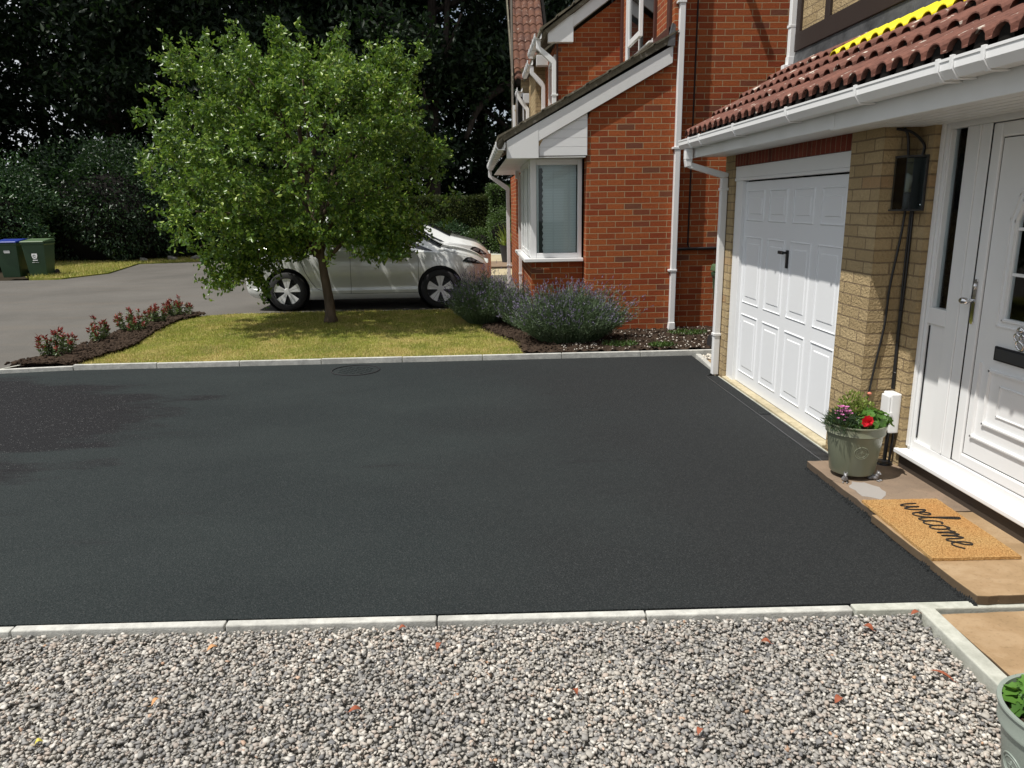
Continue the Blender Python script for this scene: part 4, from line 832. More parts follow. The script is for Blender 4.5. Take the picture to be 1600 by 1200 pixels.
letters = [  # strokes in text units: x along the word, y up, x-height 1
 [(0, 1.0), (.08, .3), (.25, 0), (.42, .35), (.5, .9), (.55, .3), (.72, 0), (.9, .35), (.95, 1.0), (1.15, .85)],
 [(1.15, .85), (1.35, .45), (1.62, .62), (1.66, .92), (1.45, 1.0), (1.3, .6), (1.42, .1), (1.7, .05), (1.95, .45), (2.2, 1.5), (2.3, 2.15), (2.12, 2.2), (2.05, 1.4), (2.08, .3), (2.25, .0), (2.5, .25)],
 [(2.95, .85), (2.75, 1.0), (2.52, .65), (2.55, .15), (2.8, 0), (3.1, .3)],
 [(3.42, 1.0), (3.15, .75), (3.15, .2), (3.38, 0), (3.62, .3), (3.6, .85), (3.42, 1.0), (3.55, .8), (3.85, .85), (4.0, 1.0)],
 [(4.0, 1.0), (4.02, .05), (4.12, .7), (4.3, 1.0), (4.4, .7), (4.4, .05), (4.52, .7), (4.7, 1.0), (4.8, .7), (4.82, .15), (5.0, .0), (5.2, .3)],
 [(5.2, .3), (5.5, .6), (5.55, .95), (5.35, 1.0), (5.2, .6), (5.3, .1), (5.6, 0), (6.0, .35)]]
mb = MB(); L0 = .565/6.0
for st in letters:
    pp = spline([(a, b, 0) for a, b in st], 8); pts = [MC+uy*(.29-p.x*L0)+ux*(-.06+p.y*.098+.02) for p in pp]; prev = None
    for i, p in enumerate(pts):
        d = (pts[min(i+1, len(pts)-1)]-pts[max(i-1, 0)]).normalized(); s_ = Vector((-d.y, d.x, 0)); wd = .0024+.0020*abs(d.dot(ux)); cur = [p+s_*wd, p-s_*wd]
        if prev:
            z0, z1 = Vector((0, 0, .073)), Vector((0, 0, .0783)); mb.add([prev[0]+z0, prev[1]+z0, cur[1]+z0, cur[0]+z0, prev[0]+z1, prev[1]+z1, cur[1]+z1, cur[0]+z1], [(4, 5, 6, 7), (0, 4, 7, 3), (1, 2, 6, 5)])
        prev = cur
obj('lettering', mb, M['ink'], dm)

# dry leaves on the gravel
def dry_leaf(x, y, z, L, W, m, label, rz):
    mb = MB(); n_ = 9
    for k in range(n_):
        t = k/(n_-1); ww = W*math.sin(PI*t)**.7*.5+.0004; zc = .010*math.sin(PI*t)+.004*math.sin(3*t)
        for s_ in (-1, 0, 1): mb.v.append((t*L-L/2, s_*ww, zc+abs(s_)*ww*.22))
    for k in range(n_-1):
        for j in (0, 1): mb.f.append((k*3+j, k*3+j+1, k*3+j+4, k*3+j+3)); mb.mi.append(0)
    mb.tube([(-L/2, 0, 0), (-L/2-.012, .002, .004)], .0008, 4)
    o = obj('dry_leaf', mb, m); o.location = (x, y, z); o.rotation_euler = (random.uniform(-.14, .14), random.uniform(-.12, .12), rz); sol = o.modifiers.new('s', 'SOLIDIFY'); sol.thickness = .0006
    setp(o, label, 'leaf', 'dry leaves lying on the gravel')
for a in [(-.18, 2.71, .042, .022, 'dleaf', 'curled rust brown leaf near the middle of the kerb', 1.2), (-.46, 2.33, .048, .022, 'dleaf', 'orange brown leaf left of centre in the lower gravel', .3), (1.86, 2.80, .05, .026, 'dleaf', 'brown leaf tucked into the corner where the two kerbs meet', .1), (1.60, 2.71, .045, .03, 'dleaf', 'brown leaf just left of the kerb corner', 2.2),
          (1.26, 2.27, .042, .024, 'dleaf', 'red brown leaf in the gravel left of the cropped pot', .6), (1.71, 2.38, .085, .014, 'dleaf', 'long thin dark leaf lying beside the angled kerb', 2.3), (-1.19, 2.43, .04, .018, 'dleaf2', 'small tan leaf in the left part of the gravel', 1.0), (-1.10, 2.76, .045, .02, 'dleaf2', 'pale tan leaf below the kerb on the left', .7),
          (1.14, 2.64, .04, .02, 'dleaf', 'small brown leaf among the stones right of centre near the kerb', 2.6), (-.34, 2.85, .035, .02, 'dleaf', 'small leaf touching the foot of the kerb at the middle', .2), (.33, 2.38, .03, .018, 'dleaf', 'tiny brown leaf right of centre low in the gravel', 1.9), (.72, 2.14, .035, .02, 'dleaf', 'small leaf near the bottom edge right of centre', .9), (-1.5, 2.24, .026, .016, 'yleaf', 'yellow leaf in the bottom left of the gravel', .5)]:
    dry_leaf(a[0], a[1], .001, a[2], a[3], M[a[4]], a[5], a[6])
dry_leaf(2.22, 2.86, .022, .05, .028, M['dleaf2'], 'pale tan leaf on the mossy kerb by the doorstep slabs', 2.4)

# ------------------------------------------------------------------ photinias and lavender
def photinia(x, y, h, w_, label):
    t = thing('photinia_shrub', (x, y, .07), label, 'shrub', 'young red tipped shrubs along the road side bed'); ns = int(26*w_/.5); mb = MB(); P = []; D = []; P2 = []; D2 = []
    for i in range(ns):
        a = random.uniform(0, 2*PI); r_ = w_/2*math.sqrt(random.random()); hh = .88*h*random.uniform(.5, 1.0)*(1-.35*(r_/(w_/2))**2); tip = Vector((x+r_*math.cos(a)*1.1, y+r_*math.sin(a), .07+hh)); b = Vector((x+r_*.3*math.cos(a), y+r_*.3*math.sin(a), .05)); mid = (b+tip)/2+Vector((r_*.25*math.cos(a), r_*.25*math.sin(a), 0)); mb.tube([b, mid, tip], [.004, .003, .002], 5)
        for k in range(22):
            s_ = random.uniform(.25, .95); p = b.lerp(mid, s_*2) if s_ < .5 else mid.lerp(tip, s_*2-1); P.append(p); D.append((random.gauss(0, 1), random.gauss(0, 1), random.gauss(.3, .5)))
        for k in range(10): P2.append(tip-Vector((0, 0, random.uniform(0, .05)))); D2.append((random.gauss(0, .7), random.gauss(0, .7), random.uniform(.4, 1.4)))
    obj('stem', mb, M['bark'], t); leaves('foliage', np.array(P), np.array(D), rng.uniform(.035, .06, len(P)), .02, M['phg'], t); leaves('red_tips', np.array(P2), np.array(D2), rng.uniform(.035, .065, len(P2)), .018, M['phr'], t)
for a in [(-4.93, 8.93, .38, .44, 'red tipped shrub nearest the tarmac, first in the row'), (-4.90, 9.85, .40, .27, 'narrow red tipped shrub, second along the roadside bed'), (-4.80, 10.70, .38, .48, 'widest red tipped shrub in the middle of the roadside row'), (-4.78, 11.45, .38, .27, 'red tipped shrub fourth along, before the last one'), (-4.72, 12.10, .44, .42, 'last red tipped shrub at the far end of the roadside bed')]: photinia(*a)
def lavender(cx, cy, rx, ry, h, n, label, lean_=(0, 0)):
    t = thing('lavender_bush', (cx, cy, .06), label, 'lavender', None)
    a = rng.uniform(0, 2*PI, n); r_ = np.sqrt(rng.uniform(0, 1, n)); b = np.c_[cx+.42*rx*r_*np.cos(a), cy+.42*ry*r_*np.sin(a), np.full(n, .06)]
    el = rng.uniform(.75, 1.08, n)*(1+.12*np.sin(a*5+1)+.08*np.sin(a*9)); tx = r_*np.cos(a)*rx; ty = r_*np.sin(a)*ry; tz = h*np.sqrt(np.maximum(0, 1-.82*r_**2))*el
    tip = np.c_[cx+tx*el+lean_[0]*tz, cy+ty*el+lean_[1]*tz, .06+tz]; D = tip-b; L = np.linalg.norm(D, axis=1)
    blades('stem', b, D, L, .006, M['lav'], t)
    k = 9; s_ = rng.uniform(.35, .93, (n, k)); P = b[:, None]+D[:, None]*s_[..., None]; P = P.reshape(-1, 3); DD = np.repeat(unit(D), k, 0)+rng.normal(0, .45, (n*k, 3))
    leaves('foliage', P, DD, rng.uniform(.03, .06, n*k), .007, M['lav'], t)
    m_ = rng.uniform(0, 1, n) < .30; TP = tip[m_]; TD = unit(D[m_]); kk = 4; P = (TP[:, None]+TD[:, None]*(np.arange(kk)*.011)[None, :, None]).reshape(-1, 3)
    leaves('flower', P, np.repeat(TD, kk, 0)+rng.normal(0, .5, (len(P), 3)), .020, .011, M['lavf'], t)
    return t
lavender(1.16, 9.17, .82, .58, .67, 3600, 'large round lavender bush in front of the red brick wall', (.05, 0))
lavender(.12, 10.95, .58, .75, .68, 2600, 'taller dark lavender bush by the car below the bay window')
lavender(.72, 10.4, .50, .55, .58, 1500, 'small lavender bush squeezed between the two larger ones')


# ------------------------------------------------------------------ the small tree
TR = thing('apple_tree', (-2.17, 11.3, .05), 'young round crowned tree on the front lawn before the silver cars', 'tree')
C0 = np.array([-2.42, 11.35, 2.50])
def crown_r(d):
    """radius of the crown in direction d (n,3)"""
    az = np.arctan2(d[:, 1], d[:, 0]); up_ = d[:, 2]
    base = (np.abs(d[:, 0]/(1.93-.42*np.clip(-up_-.1, 0, 1)*(d[:, 0] < 0)))**2.7+np.abs(d[:, 1]/1.9)**2.7+np.abs(np.where(up_ > 0, up_/1.38, up_/1.60))**2.7)**(-1/2.7)
    return base*(1+.10*np.sin(az*5+1)+.085*np.sin(az*3-up_*6)+.08*np.sin(up_*11+az*2))*np.where(up_ > .35, 1-.10*np.clip(-d[:, 0]-.25, 0, 1), 1)
mb = MB(); trunk = spline([(-2.17, 11.3, .02), (-2.175, 11.3, .35), (-2.22, 11.3, .75), (-2.25, 11.31, 1.05), (-2.30, 11.33, 1.5), (-2.40, 11.35, 2.2), (-2.45, 11.35, 3.2)], 5)
nT = len(trunk); mb.tube(trunk, [.088-.064*(i/nT)**.85+(.022 if i < 2 else 0) for i in range(nT)], 12)
limbs = []
for i in range(17):
    h_ = random.uniform(.98, 2.4) if i > 5 else .95+i*.07; a = i*2.4+random.uniform(-.3, .3); p = Vector(trunk[0]); 
    for q_ in trunk:
        if q_.z <= h_: p = q_
    e = random.uniform(.05, .9) if i > 5 else random.uniform(-.05, .35); d = np.array([[math.cos(a)*math.cos(e), math.sin(a)*math.cos(e), math.sin(e)]]); r_ = crown_r(d)[0]*.8
    tip = Vector(C0+(d[0]*r_)); tip.z = max(tip.z-(.9 if i < 6 else 0), .9); mid = p.lerp(tip, .45)+Vector((0, 0, .16)); pth = spline([p, mid, tip], 6); mb.tube(pth, [.032*(1-.8*k/len(pth))+.003 for k in range(len(pth))], 7); limbs.append(pth)
obj('trunk', mb, M['bark'], TR, smooth=True)
nt_ = 2050
d = unit(rng.normal(size=(nt_, 3))); cr = crown_r(d); rad = cr*np.minimum(1.02, rng.uniform(.28, 1.0, nt_)**.42*(1.0+rng.normal(0, .035, nt_)))
T = C0+d*rad[:, None]
# drooping skirt, lower left hangs to the kerb, keep the trunk and car doors clear
keep = ~((T[:, 2] < 1.19) & (T[:, 0] > -2.95) & (T[:, 0] < -.95)) & ~((T[:, 2] < .98) & (T[:, 0] >= -.95))
gap = np.sin(T[:, 0]*4.1+T[:, 2]*2.3)*np.cos(T[:, 2]*4.7+T[:, 1]*3.1)+.6*np.sin(T[:, 1]*5.3+T[:, 0]*3.7-T[:, 2]*6.1); keep &= gap > -.62
T = T[keep]; d = d[keep]
ex = np.r_[rng.uniform(size=(70, 3))*np.array([.50, 1.4, .5])+np.array([-3.72, 10.4, .68]), rng.uniform(size=(60, 3))*np.array([.75, 1.4, .3])+np.array([-3.25, 10.4, 1.0])]; ed = np.tile([[-.5, -.2, -.5]], (len(ex), 1)); T = np.r_[T, ex]; d = np.r_[d, unit(ed)]
ex = rng.uniform(size=(95, 3))*np.array([.62, 1.3, .55])+np.array([-1.48, 10.4, 1.0]); ed = np.tile([[.4, -.2, -.6]], (len(ex), 1)); T = np.r_[T, ex]; d = np.r_[d, unit(ed)]
for sp in ([-4.2, 11.2, 1.8, -4.72, 11.2, 2.48], [-3.5, 11, 3.4, -3.95, 11, 3.8], [-3.2, 11.2, 3.7, -3.25, 11.2, 4.12], [-2.0, 11.2, 3.7, -1.75, 11.2, 4.15], [-2.6, 11.2, 3.8, -2.65, 11.2, 4.2], [-.9, 11.2, 3.4, -.62, 11.1, 3.75], [-.8, 11.2, 2.3, -.30, 11.1, 2.6], [-3.3, 11, .95, -3.75, 11, .62], [-3.2, 11, .9, -2.95, 11, .55], [-1.2, 11, 3.5, -1.1, 11, 3.85]):
    a_, b_ = np.array(sp[:3]), np.array(sp[3:]); k_ = 11; tt = np.linspace(0, 1, k_)[:, None]; T = np.r_[T, a_+(b_-a_)*tt+rng.normal(0, .05, (k_, 3))]; d = np.r_[d, np.repeat(unit((b_-a_)[None]), k_, 0)]
nt_ = len(T); td = unit(d*.7+np.c_[rng.normal(0, .5, (nt_, 2)), rng.normal(.35, .45, nt_)]); td[T[:, 2] < 1.3, 2] -= .5; td = unit(td)
tl = rng.uniform(.16, .34, nt_); mb = MB()
for i in range(0, nt_):
    if i % 2: continue
    p = Vector(T[i]); q_ = Vector(T[i]-td[i]*tl[i]*.9); mb.tube([q_, p], [.0045, .0018], 4, caps=False)
obj('twigs', mb, M['bark'], TR)
K = 31; s_ = rng.uniform(-.95, .15, (nt_, K)); P = T[:, None]+td[:, None]*(s_*tl[:, None])[..., None]+rng.normal(0, .030, (nt_, K, 3)); P = P.reshape(-1, 3)
D = np.repeat(td, K, 0)*.5+rng.normal(0, .75, (nt_*K, 3)); D[:, 2] -= .12
leaves('crown', P, D, rng.uniform(.050, .088, len(P)), rng.uniform(.032, .050, len(P)), M['leaf'], TR, .22)

# ------------------------------------------------------------------ cars
def car(label, ox, oy, st, sc=1.0, rz=0.0):
    t = thing('parked_car', (0, 0, 0), label, 'car', 'silver cars parked side by side behind the lawn')
    S = np.array(st); xs = S[:, 0]
    def prm(x):
        out = []
        for c in range(1, 7):
            i = int(np.clip(np.searchsorted(xs, x)-1, 0, len(xs)-2)); t_ = (x-xs[i])/(xs[i+1]-xs[i]); y = S[:, c]
            m0 = (y[i+1]-y[max(i-1, 0)])/(xs[i+1]-xs[max(i-1, 0)]); m1 = (y[min(i+2, len(xs)-1)]-y[i])/(xs[min(i+2, len(xs)-1)]-xs[i]); h_ = xs[i+1]-xs[i]
            out.append((2*t_**3-3*t_**2+1)*y[i]+(t_**3-2*t_**2+t_)*h_*m0+(-2*t_**3+3*t_**2)*y[i+1]+(t_**3-t_**2)*h_*m1)
        return out
    def ring(x):
        zb, w_, zs, wr, zt_, cr_ = prm(x)
        K_ = [(0, zb), (.80*w_, zb), (.955*w_, zb+.05), (.985*w_, zb+.16), (.978*w_, .40), (1.0*w_, .60), (.995*w_, max(.74, zs-.15)), (.955*w_, zs), (.955*w_-(.955*w_-wr)*.12, zs+.02+(zt_-zs)*.08), (wr+.012, zt_-cr_), (wr*.86, zt_-cr_*.15), (0, zt_)]
        return K_
    def pt(x, tt, off=0.0):
        K_ = ring(x); tt = min(max(tt, 0), 10.9999); i = int(tt); f_ = tt-i
        def cr(c):
            a, b, cc, dd = K_[max(i-1, 0)][c], K_[i][c], K_[i+1][c], K_[min(i+2, 11)][c]
            return .5*(2*b+(cc-a)*f_+(2*a-5*b+4*cc-dd)*f_*f_+(3*b-a-3*cc+dd)*f_**3)
        y, z = cr(0), cr(1); y = max(y, 0)
        if off:
            y2, z2 = pt2(x, tt+.05); dy, dz = y2-y, z2-z; L = math.hypot(dy, dz) or 1; y += dz/L*off; z -= dy/L*off
        return y, z
    def pt2(x, tt): return pt(x, tt)
    def patch(rows, sides=(-1,), off=0.0, close=False):
        """rows: list of (x list, t list) polylines -> grid"""
        mb = MB()
        for sd_ in sides:
            V = []; nc = len(rows[0])
            for rw in rows:
                for (x, tt) in rw:
                    y, z = pt(x, tt, off); V.append((x, sd_*y, z))
            F = []
            for i in range(len(rows)-1):
                for j in range(nc-1): F.append((i*nc+j, i*nc+j+1, (i+1)*nc+j+1, (i+1)*nc+j))
            mb.add(V, F)
        return mb
    def quad(c, nu=10, nv=6):
        """four (x,t) corners -> rows"""
        (a, b, cc, dd) = c; rows = []
        for i in range(nv+1):
            v = i/nv; rows.append([((a[0]*(1-u)+b[0]*u)*(1-v)+(dd[0]*(1-u)+cc[0]*u)*v, (a[1]*(1-u)+b[1]*u)*(1-v)+(dd[1]*(1-u)+cc[1]*u)*v) for u in [k/nu for k in range(nu+1)]])
        return rows
    X = np.concatenate([np.linspace(xs[i], xs[i+1], 9)[:-1] for i in range(len(xs)-1)]+[[xs[-1]]]); T_ = [i/4 for i in range(45)]
    V = []; F = []; nt2 = len(T_)
    for x in X:
        half = [pt(x, tt) for tt in T_]; V += [(x, -y, z) for y, z in half]+[(x, y, z) for y, z in reversed(half[:-1])][:-1]
    m_ = 2*nt2-2
    for i in range(len(X)-1):
        for j in range(m_): F.append((i*m_+j, i*m_+(j+1) % m_, (i+1)*m_+(j+1) % m_, (i+1)*m_+j))
    F += [tuple(range(m_)), tuple(range((len(X)-1)*m_, len(X)*m_))]
    bm_ = bmesh.new(); me = bpy.data.meshes.new('body'); me.from_pydata(V, [], F); bm_.from_mesh(me); bmesh.ops.recalc_face_normals(bm_, faces=bm_.faces); bm_.to_mesh(me); bm_.free()
    bo = bpy.data.objects.new('body', me); COL.objects.link(bo)
    WX = (-1.30, 1.31); R_ = .335
    cut = MB()
    for wx in WX: cut.lathe([(.001, -1.3), (.388, -1.3), (.388, 1.3), (.001, 1.3)], (wx, 0, .345), 56, 'y')
    cm_ = bpy.data.meshes.new('c'); cm_.from_pydata(cut.v, [], cut.f); b2 = bmesh.new(); b2.from_mesh(cm_); bmesh.ops.remove_doubles(b2, verts=b2.verts, dist=.0015); bmesh.ops.recalc_face_normals(b2, faces=b2.faces); b2.to_mesh(cm_); b2.free(); co = bpy.data.objects.new('c', cm_); COL.objects.link(co)
    md = bo.modifiers.new('b', 'BOOLEAN'); md.operation = 'DIFFERENCE'; md.object = co; md.solver = 'EXACT'
    m3 = bpy.data.meshes.new_from_object(bo.evaluated_get(bpy.context.evaluated_depsgraph_get())); bo.modifiers.clear(); bo.data = m3; bpy.data.objects.remove(co)
    m3.polygons.foreach_set('use_smooth', [True]*len(m3.polygons)); m3.set_sharp_from_angle(angle=R(32)); m3.materials.clear(); m3.materials.append(M['paint']); bo.parent = t; ORG[bo.name] = Vector((0, 0, 0))
    # inner arch lining and floor so the cut-outs read black
    mb = MB().box(-1.78, 1.80, -.58, .58, .14, .70)
    for wx in WX: mb.lathe([(.386, -.86), (.386, -.5), (.001, -.5)], (wx, 0, .345), 40, 'y'); mb.lathe([(.386, .86), (.386, .5), (.001, .5)], (wx, 0, .345), 40, 'y')
    obj('wheel_arch_liner', mb, M['black'], t)
    # glass: side windows, windscreen, rear screen
    both = (-1, 1); xa = st_win
    for cs_ in ([(-.17, 8.18), (.86, 8.18), (.47, 8.93), (-.13, 8.93)], [(-1.16, 8.18), (-.27, 8.18), (-.23, 8.93), (-1.02, 8.93)], [(-1.52, 8.30), (-1.24, 8.2), (-1.10, 8.9), (-1.32, 8.85)], [(.93, 8.12), (1.22, 8.05), (1.16, 8.25), (.62, 8.85)]):
        for s3 in both: obj('side_window', patch(quad(cs_), (s3,), .004), M['dglass'], t, smooth=True)
    gm = patch(quad([(1.33, 9.15), (1.33, 10.999), (.56, 10.999), (.56, 9.25)], 14, 12), both, .005); obj('windscreen', gm, M['dglass'], t, smooth=True)
    gm = patch(quad([(-1.93, 9.2), (-1.93, 10.999), (-1.66, 10.999), (-1.66, 9.2)], 10, 6), both, .005); obj('rear_screen', gm, M['dglass'], t, smooth=True)
    # seams
    mb = MB()
    def seam(path, w_=.006, m_=mb):
        for a, b in zip(path[:-1], path[1:]):
            n_ = 8
            for k_ in range(n_):
                p = [(a[0]+(b[0]-a[0])*u, a[1]+(b[1]-a[1])*u) for u in (k_/n_, (k_+1)/n_)]; dxx, dtt = p[1][0]-p[0][0], (p[1][1]-p[0][1])*.12; L = math.hypot(dxx, dtt) or 1; nx_, nt_2 = -dtt/L*w_/2, dxx/L*w_/2/.12
                for s2 in both:
                    V2 = []
                    for (x, tt, q) in ((p[0][0], p[0][1], 1), (p[1][0], p[1][1], 1), (p[1][0], p[1][1], -1), (p[0][0], p[0][1], -1)): y, z = pt(x+nx_*q, tt+nt_2*q, .002); V2.append((x+nx_*q, s2*y, z))
                    m_.add(V2, [(0, 1, 2, 3)])
    seam([(-.215, 7.9), (-.20, 6.4), (-.22, 2.6)]); seam([(.93, 7.9), (.95, 6), (.93, 2.6)]); seam([(-.22, 2.6), (.93, 2.6)]); seam([(-1.22, 7.9), (-1.14, 6.9), (-.98, 5.3), (-.72, 3.2), (-.62, 2.6), (-.22, 2.6)]); seam([(1.72, 4.6), (1.76, 5.4), (1.80, 5.8)]); seam([(1.30, 8.0), (1.75, 7.9), (2.02, 7.4)], .005); seam([(-1.80, 4.6), (-1.70, 5.6), (-1.72, 6)])
    obj('panel_gap', mb, M['seal'], t)
    mb2 = MB(); 
    for s3 in both: obj('window_trim', patch(quad([(-1.50, 8.02), (.95, 8.02), (.95, 8.11), (-1.50, 8.11)], 20, 1), (s3,), .006), M['chrome'], t, smooth=True)
    # lights, grille, number plate
    for s3 in both:
        ho = obj('headlight', patch(quad([(1.70, 6.35), (2.07, 5.9), (2.07, 7.3), (1.84, 7.6)]), (s3,), .006), M['dglass'], t, smooth=True)
        obj('reflector', patch(quad([(1.78, 6.6), (1.90, 6.45), (1.94, 7.15), (1.86, 7.25)]), (s3,), .011), M['lampg'], ho, smooth=True); obj('reflector', patch(quad([(1.93, 6.3), (2.03, 6.2), (2.04, 6.9), (1.96, 7.0)]), (s3,), .011), M['lampg'], ho, smooth=True)
        obj('tail_light', patch(quad([(-1.99, 6.3), (-1.72, 6.5), (-1.76, 7.9), (-1.93, 7.8)]), (s3,), .006), M['redl'], t, smooth=True)
    mb = MB()
    for a, b in ((.50, .60), (.24, .42)):
        for yy in np.linspace(-.42, .42, 9)[:-1]: mb.box(2.02, 2.155-abs(yy)*.10, yy, yy+.098, a, b)
    obj('grille', mb, M['black'], t); obj('number_plate', MB().box(2.14, 2.165, -.26, .26, .44, .55), M['wht'], t)
    # mirror and handles
    for sd_ in both:
        y, z = pt(.80, 8.1); mb = MB().ell((.78, sd_*(y+.12), z+.07), (.075, .11, .07), 16, 10).tube([(.80, sd_*(y-.02), z-.01), (.79, sd_*(y+.06), z+.03)], .022, 8); mo = obj('door_mirror', mb, M['paint'], t, smooth=True)
    for hx in (.02, -.95 if False else -.02):
        if hx < 0: continue
        for sd_ in both:
            y, z = pt(-.06, 6.55); 
            for cx in (-.07, -.98):
                y, z = pt(cx, 6.5); obj('handle', MB().ell((cx, sd_*(y+.012), z), (.095, .016, .018), 14, 8).ell((cx+.01, sd_*(y+.0), z-.012), (.06, .006, .035), 14, 8), M['chrome'] if False else M['paint'], t, smooth=True)
    # sill strip
    # wheels
    for wx in WX:
        for sd_ in both:
            yo = sd_*.80; wh = obj('wheel', MB().lathe([(.225, -.10), (.30, -.105), (.328, -.075), (R_, -.03), (R_, .03), (.328, .075), (.30, .105), (.225, .10)], (wx, yo, R_), 48, 'y'), M['rubber'], t, smooth=True)
            f_ = sd_*.088; mb = MB().lathe([(.262, f_*.4), (.262, f_), (.250, f_*1.10), (.236, f_*1.02), (.232, f_*.2)], (wx, yo, R_), 48, 'y'); mb.lathe([(.001, f_*1.0), (.050, f_*.98), (.062, f_*.80)], (wx, yo, R_), 20, 'y')
            for k_ in range(5):
                a = k_/5*2*PI+PI/2
                for (a0, a1) in ((a-.30, a-.012), (a+.045, a+.33)):
                    V = []
                    for (rr, aa, dp) in ((.045, a-.35*(a1-a0)*0+(a0-a)*1.6, .96), (.240, a0-.04, 1.04), (.240, a1, 1.04), (.045, a+(a1-a)*1.6, .96)):
                        V.append((wx+rr*math.cos(aa), yo+f_*dp, R_+rr*math.sin(aa)))
                    V += [(v[0], v[1]-f_*.22, v[2]) for v in V]; mb.add(V, [(0, 1, 2, 3), (0, 4, 5, 1), (1, 5, 6, 2), (2, 6, 7, 3), (3, 7, 4, 0)])
            obj('rim', mb, M['rim'], wh); mb = MB().lathe([(.001, -.02*sd_), (.236, -.02*sd_), (.262, f_*.5)], (wx, yo, R_), 40, 'y'); mb.lathe([(.001, .03*sd_), (.14, .03*sd_), (.14, -.02*sd_)], (wx, yo, R_), 30, 'y'); obj('brake_disc', mb, M['iron'], wh)
    t.location = (ox, oy, .0); t.scale = (sc, 1, 1); t.rotation_euler = (0, 0, rz)
    return t
st_win = 0
#      x     zb    w    belt  wr    top   corner
hatch = [(-2.06, .42, .62, .74, .48, .86, .10), (-2.01, .30, .76, .82, .56, .99, .10), (-1.90, .22, .83, .92, .57, 1.17, .09), (-1.68, .19, .875, 1.00, .57, 1.37, .08), (-1.30, .17, .895, 1.02, .59, 1.455, .07), (-.50, .165, .90, 1.00, .61, 1.50, .07), (.20, .165, .90, .975, .605, 1.485, .07), (.60, .165, .90, .96, .585, 1.40, .065), (1.00, .165, .895, .945, .60, 1.215, .05), (1.32, .165, .89, .925, .66, 1.045, .04), (1.60, .165, .875, .89, .66, .985, .035), (1.88, .17, .82, .82, .60, .90, .035), (2.06, .20, .70, .72, .48, .79, .04), (2.14, .25, .56, .62, .38, .68, .04), (2.165, .33, .42, .54, .28, .58, .02)]
car('silver hatchback parked nearest, directly behind the lawn tree', -1.895, 13.86, hatch)
mpv = [(-2.06, .42, .62, .76, .50, .92, .10), (-2.01, .30, .76, .86, .60, 1.10, .10), (-1.90, .22, .83, .94, .62, 1.32, .09), (-1.68, .19, .875, 1.02, .62, 1.49, .08), (-1.30, .17, .895, 1.03, .63, 1.54, .07), (-.50, .165, .90, 1.01, .63, 1.57, .07), (.20, .165, .90, .99, .62, 1.55, .07), (.60, .165, .90, .98, .60, 1.47, .065), (1.00, .165, .895, .97, .61, 1.30, .05), (1.32, .165, .89, .95, .66, 1.14, .04), (1.60, .165, .875, .92, .66, 1.06, .035), (1.88, .17, .82, .86, .60, .97, .035), (2.06, .20, .70, .75, .48, .83, .04), (2.14, .25, .56, .65, .38, .71, .04), (2.165, .33, .42, .54, .28, .60, .02)]
car('second silver car mostly hidden on the far side of the nearest hatchback', -1.80, 16.35, mpv)

# ------------------------------------------------------------------ bins
def wheelie(loc, rz, lidm, label, mark):
    t = thing('wheelie_bin', (0, 0, 0), label, 'wheelie bin', 'council wheelie bins')
    def fr(z, w0, w1, d0, d1): return [(-w0, -d0, z), (w1, -d0, z), (w1, d1, z), (-w0, d1, z)]
    V = fr(.04, .215, .215, .23, .20)+fr(.88, .275, .275, .33, .30)+fr(.90, .29, .29, .345, .31)+fr(.945, .29, .29, .345, .31); F = [(0, 3, 2, 1)]+[(k*4+i, k*4+(i+1) % 4, k*4+4+(i+1) % 4, k*4+4+i) for k in range(3) for i in range(4)]+[(12, 13, 14, 15)]
    b = obj('body', MB().add(V, F), M['bin'], t, bevel=.018)
    V = [(-.30, -.375, .948), (.30, -.375, .948), (.30, .33, .955), (-.30, .33, .955), (-.29, -.36, .985), (.29, -.36, .985), (.27, .20, 1.035), (-.27, .20, 1.035), (.28, .33, 1.03), (-.28, .33, 1.03)]
    l = obj('lid', MB().add(V, [(0, 3, 2, 1), (0, 1, 5, 4), (4, 5, 6, 7), (7, 6, 8, 9), (1, 2, 8, 6, 5), (0, 4, 7, 9, 3), (2, 3, 9, 8)]), lidm, t, bevel=.014)
    obj('handle', MB().tube([(-.25, .37, .99), (.25, .37, .99)], .017, 8).box(-.25, -.22, .30, .37, .96, 1.0).box(.22, .25, .30, .37, .96, 1.0), M['bin'], t)
    for s_ in (-1, 1): obj('wheel', MB().lathe([(.001, -.025), (.10, -.025), (.105, 0), (.10, .025), (.001, .025)], (s_*.26, .25, .105), 24, 'x'), M['rubber'], t)
    if mark:
        mb = MB()
        if mark == 1:
            mb.prism([(-.06, .66), (.07, .66), (.075, .60), (.055, .535), (.0, .515), (-.045, .54), (-.065, .60)], 'y', -.322, -.31); mb.box(-.05, .07, -.322, -.30, .475, .495).box(-.08, .09, -.310, -.29, .425, .433)
        else: mb.box(-.06, .09, -.332, -.32, .735, .75).box(-.06, .09, -.332, -.31, .71, .725).box(-.05, .09, -.332, -.31, .685, .70)
        m_ = obj('printed_mark', mb, M['wht'], t); 
        if mark == 1: obj('emblem_detail', MB().tube([(.035*math.cos(a), -.323, .595+.03*math.sin(a)) for a in np.linspace(.3, 5.6, 14)], .006, 5), M['bin'], m_)
    t.location = loc; t.rotation_euler = (0, 0, rz); return t
wheelie((-11.62, 20.95, -.02), R(4), M['binl'], 'green wheelie bin with pale green lid and white emblem on the road edge', 1)
wheelie((-12.32, 20.95, -.02), R(4), M['blue'], 'green wheelie bin with blue lid at the far left', 2)
wheelie((3.04, 8.32, .0), R(0), M['binl'], 'green wheelie bin in the passage mostly hidden behind the garage corner', 0)

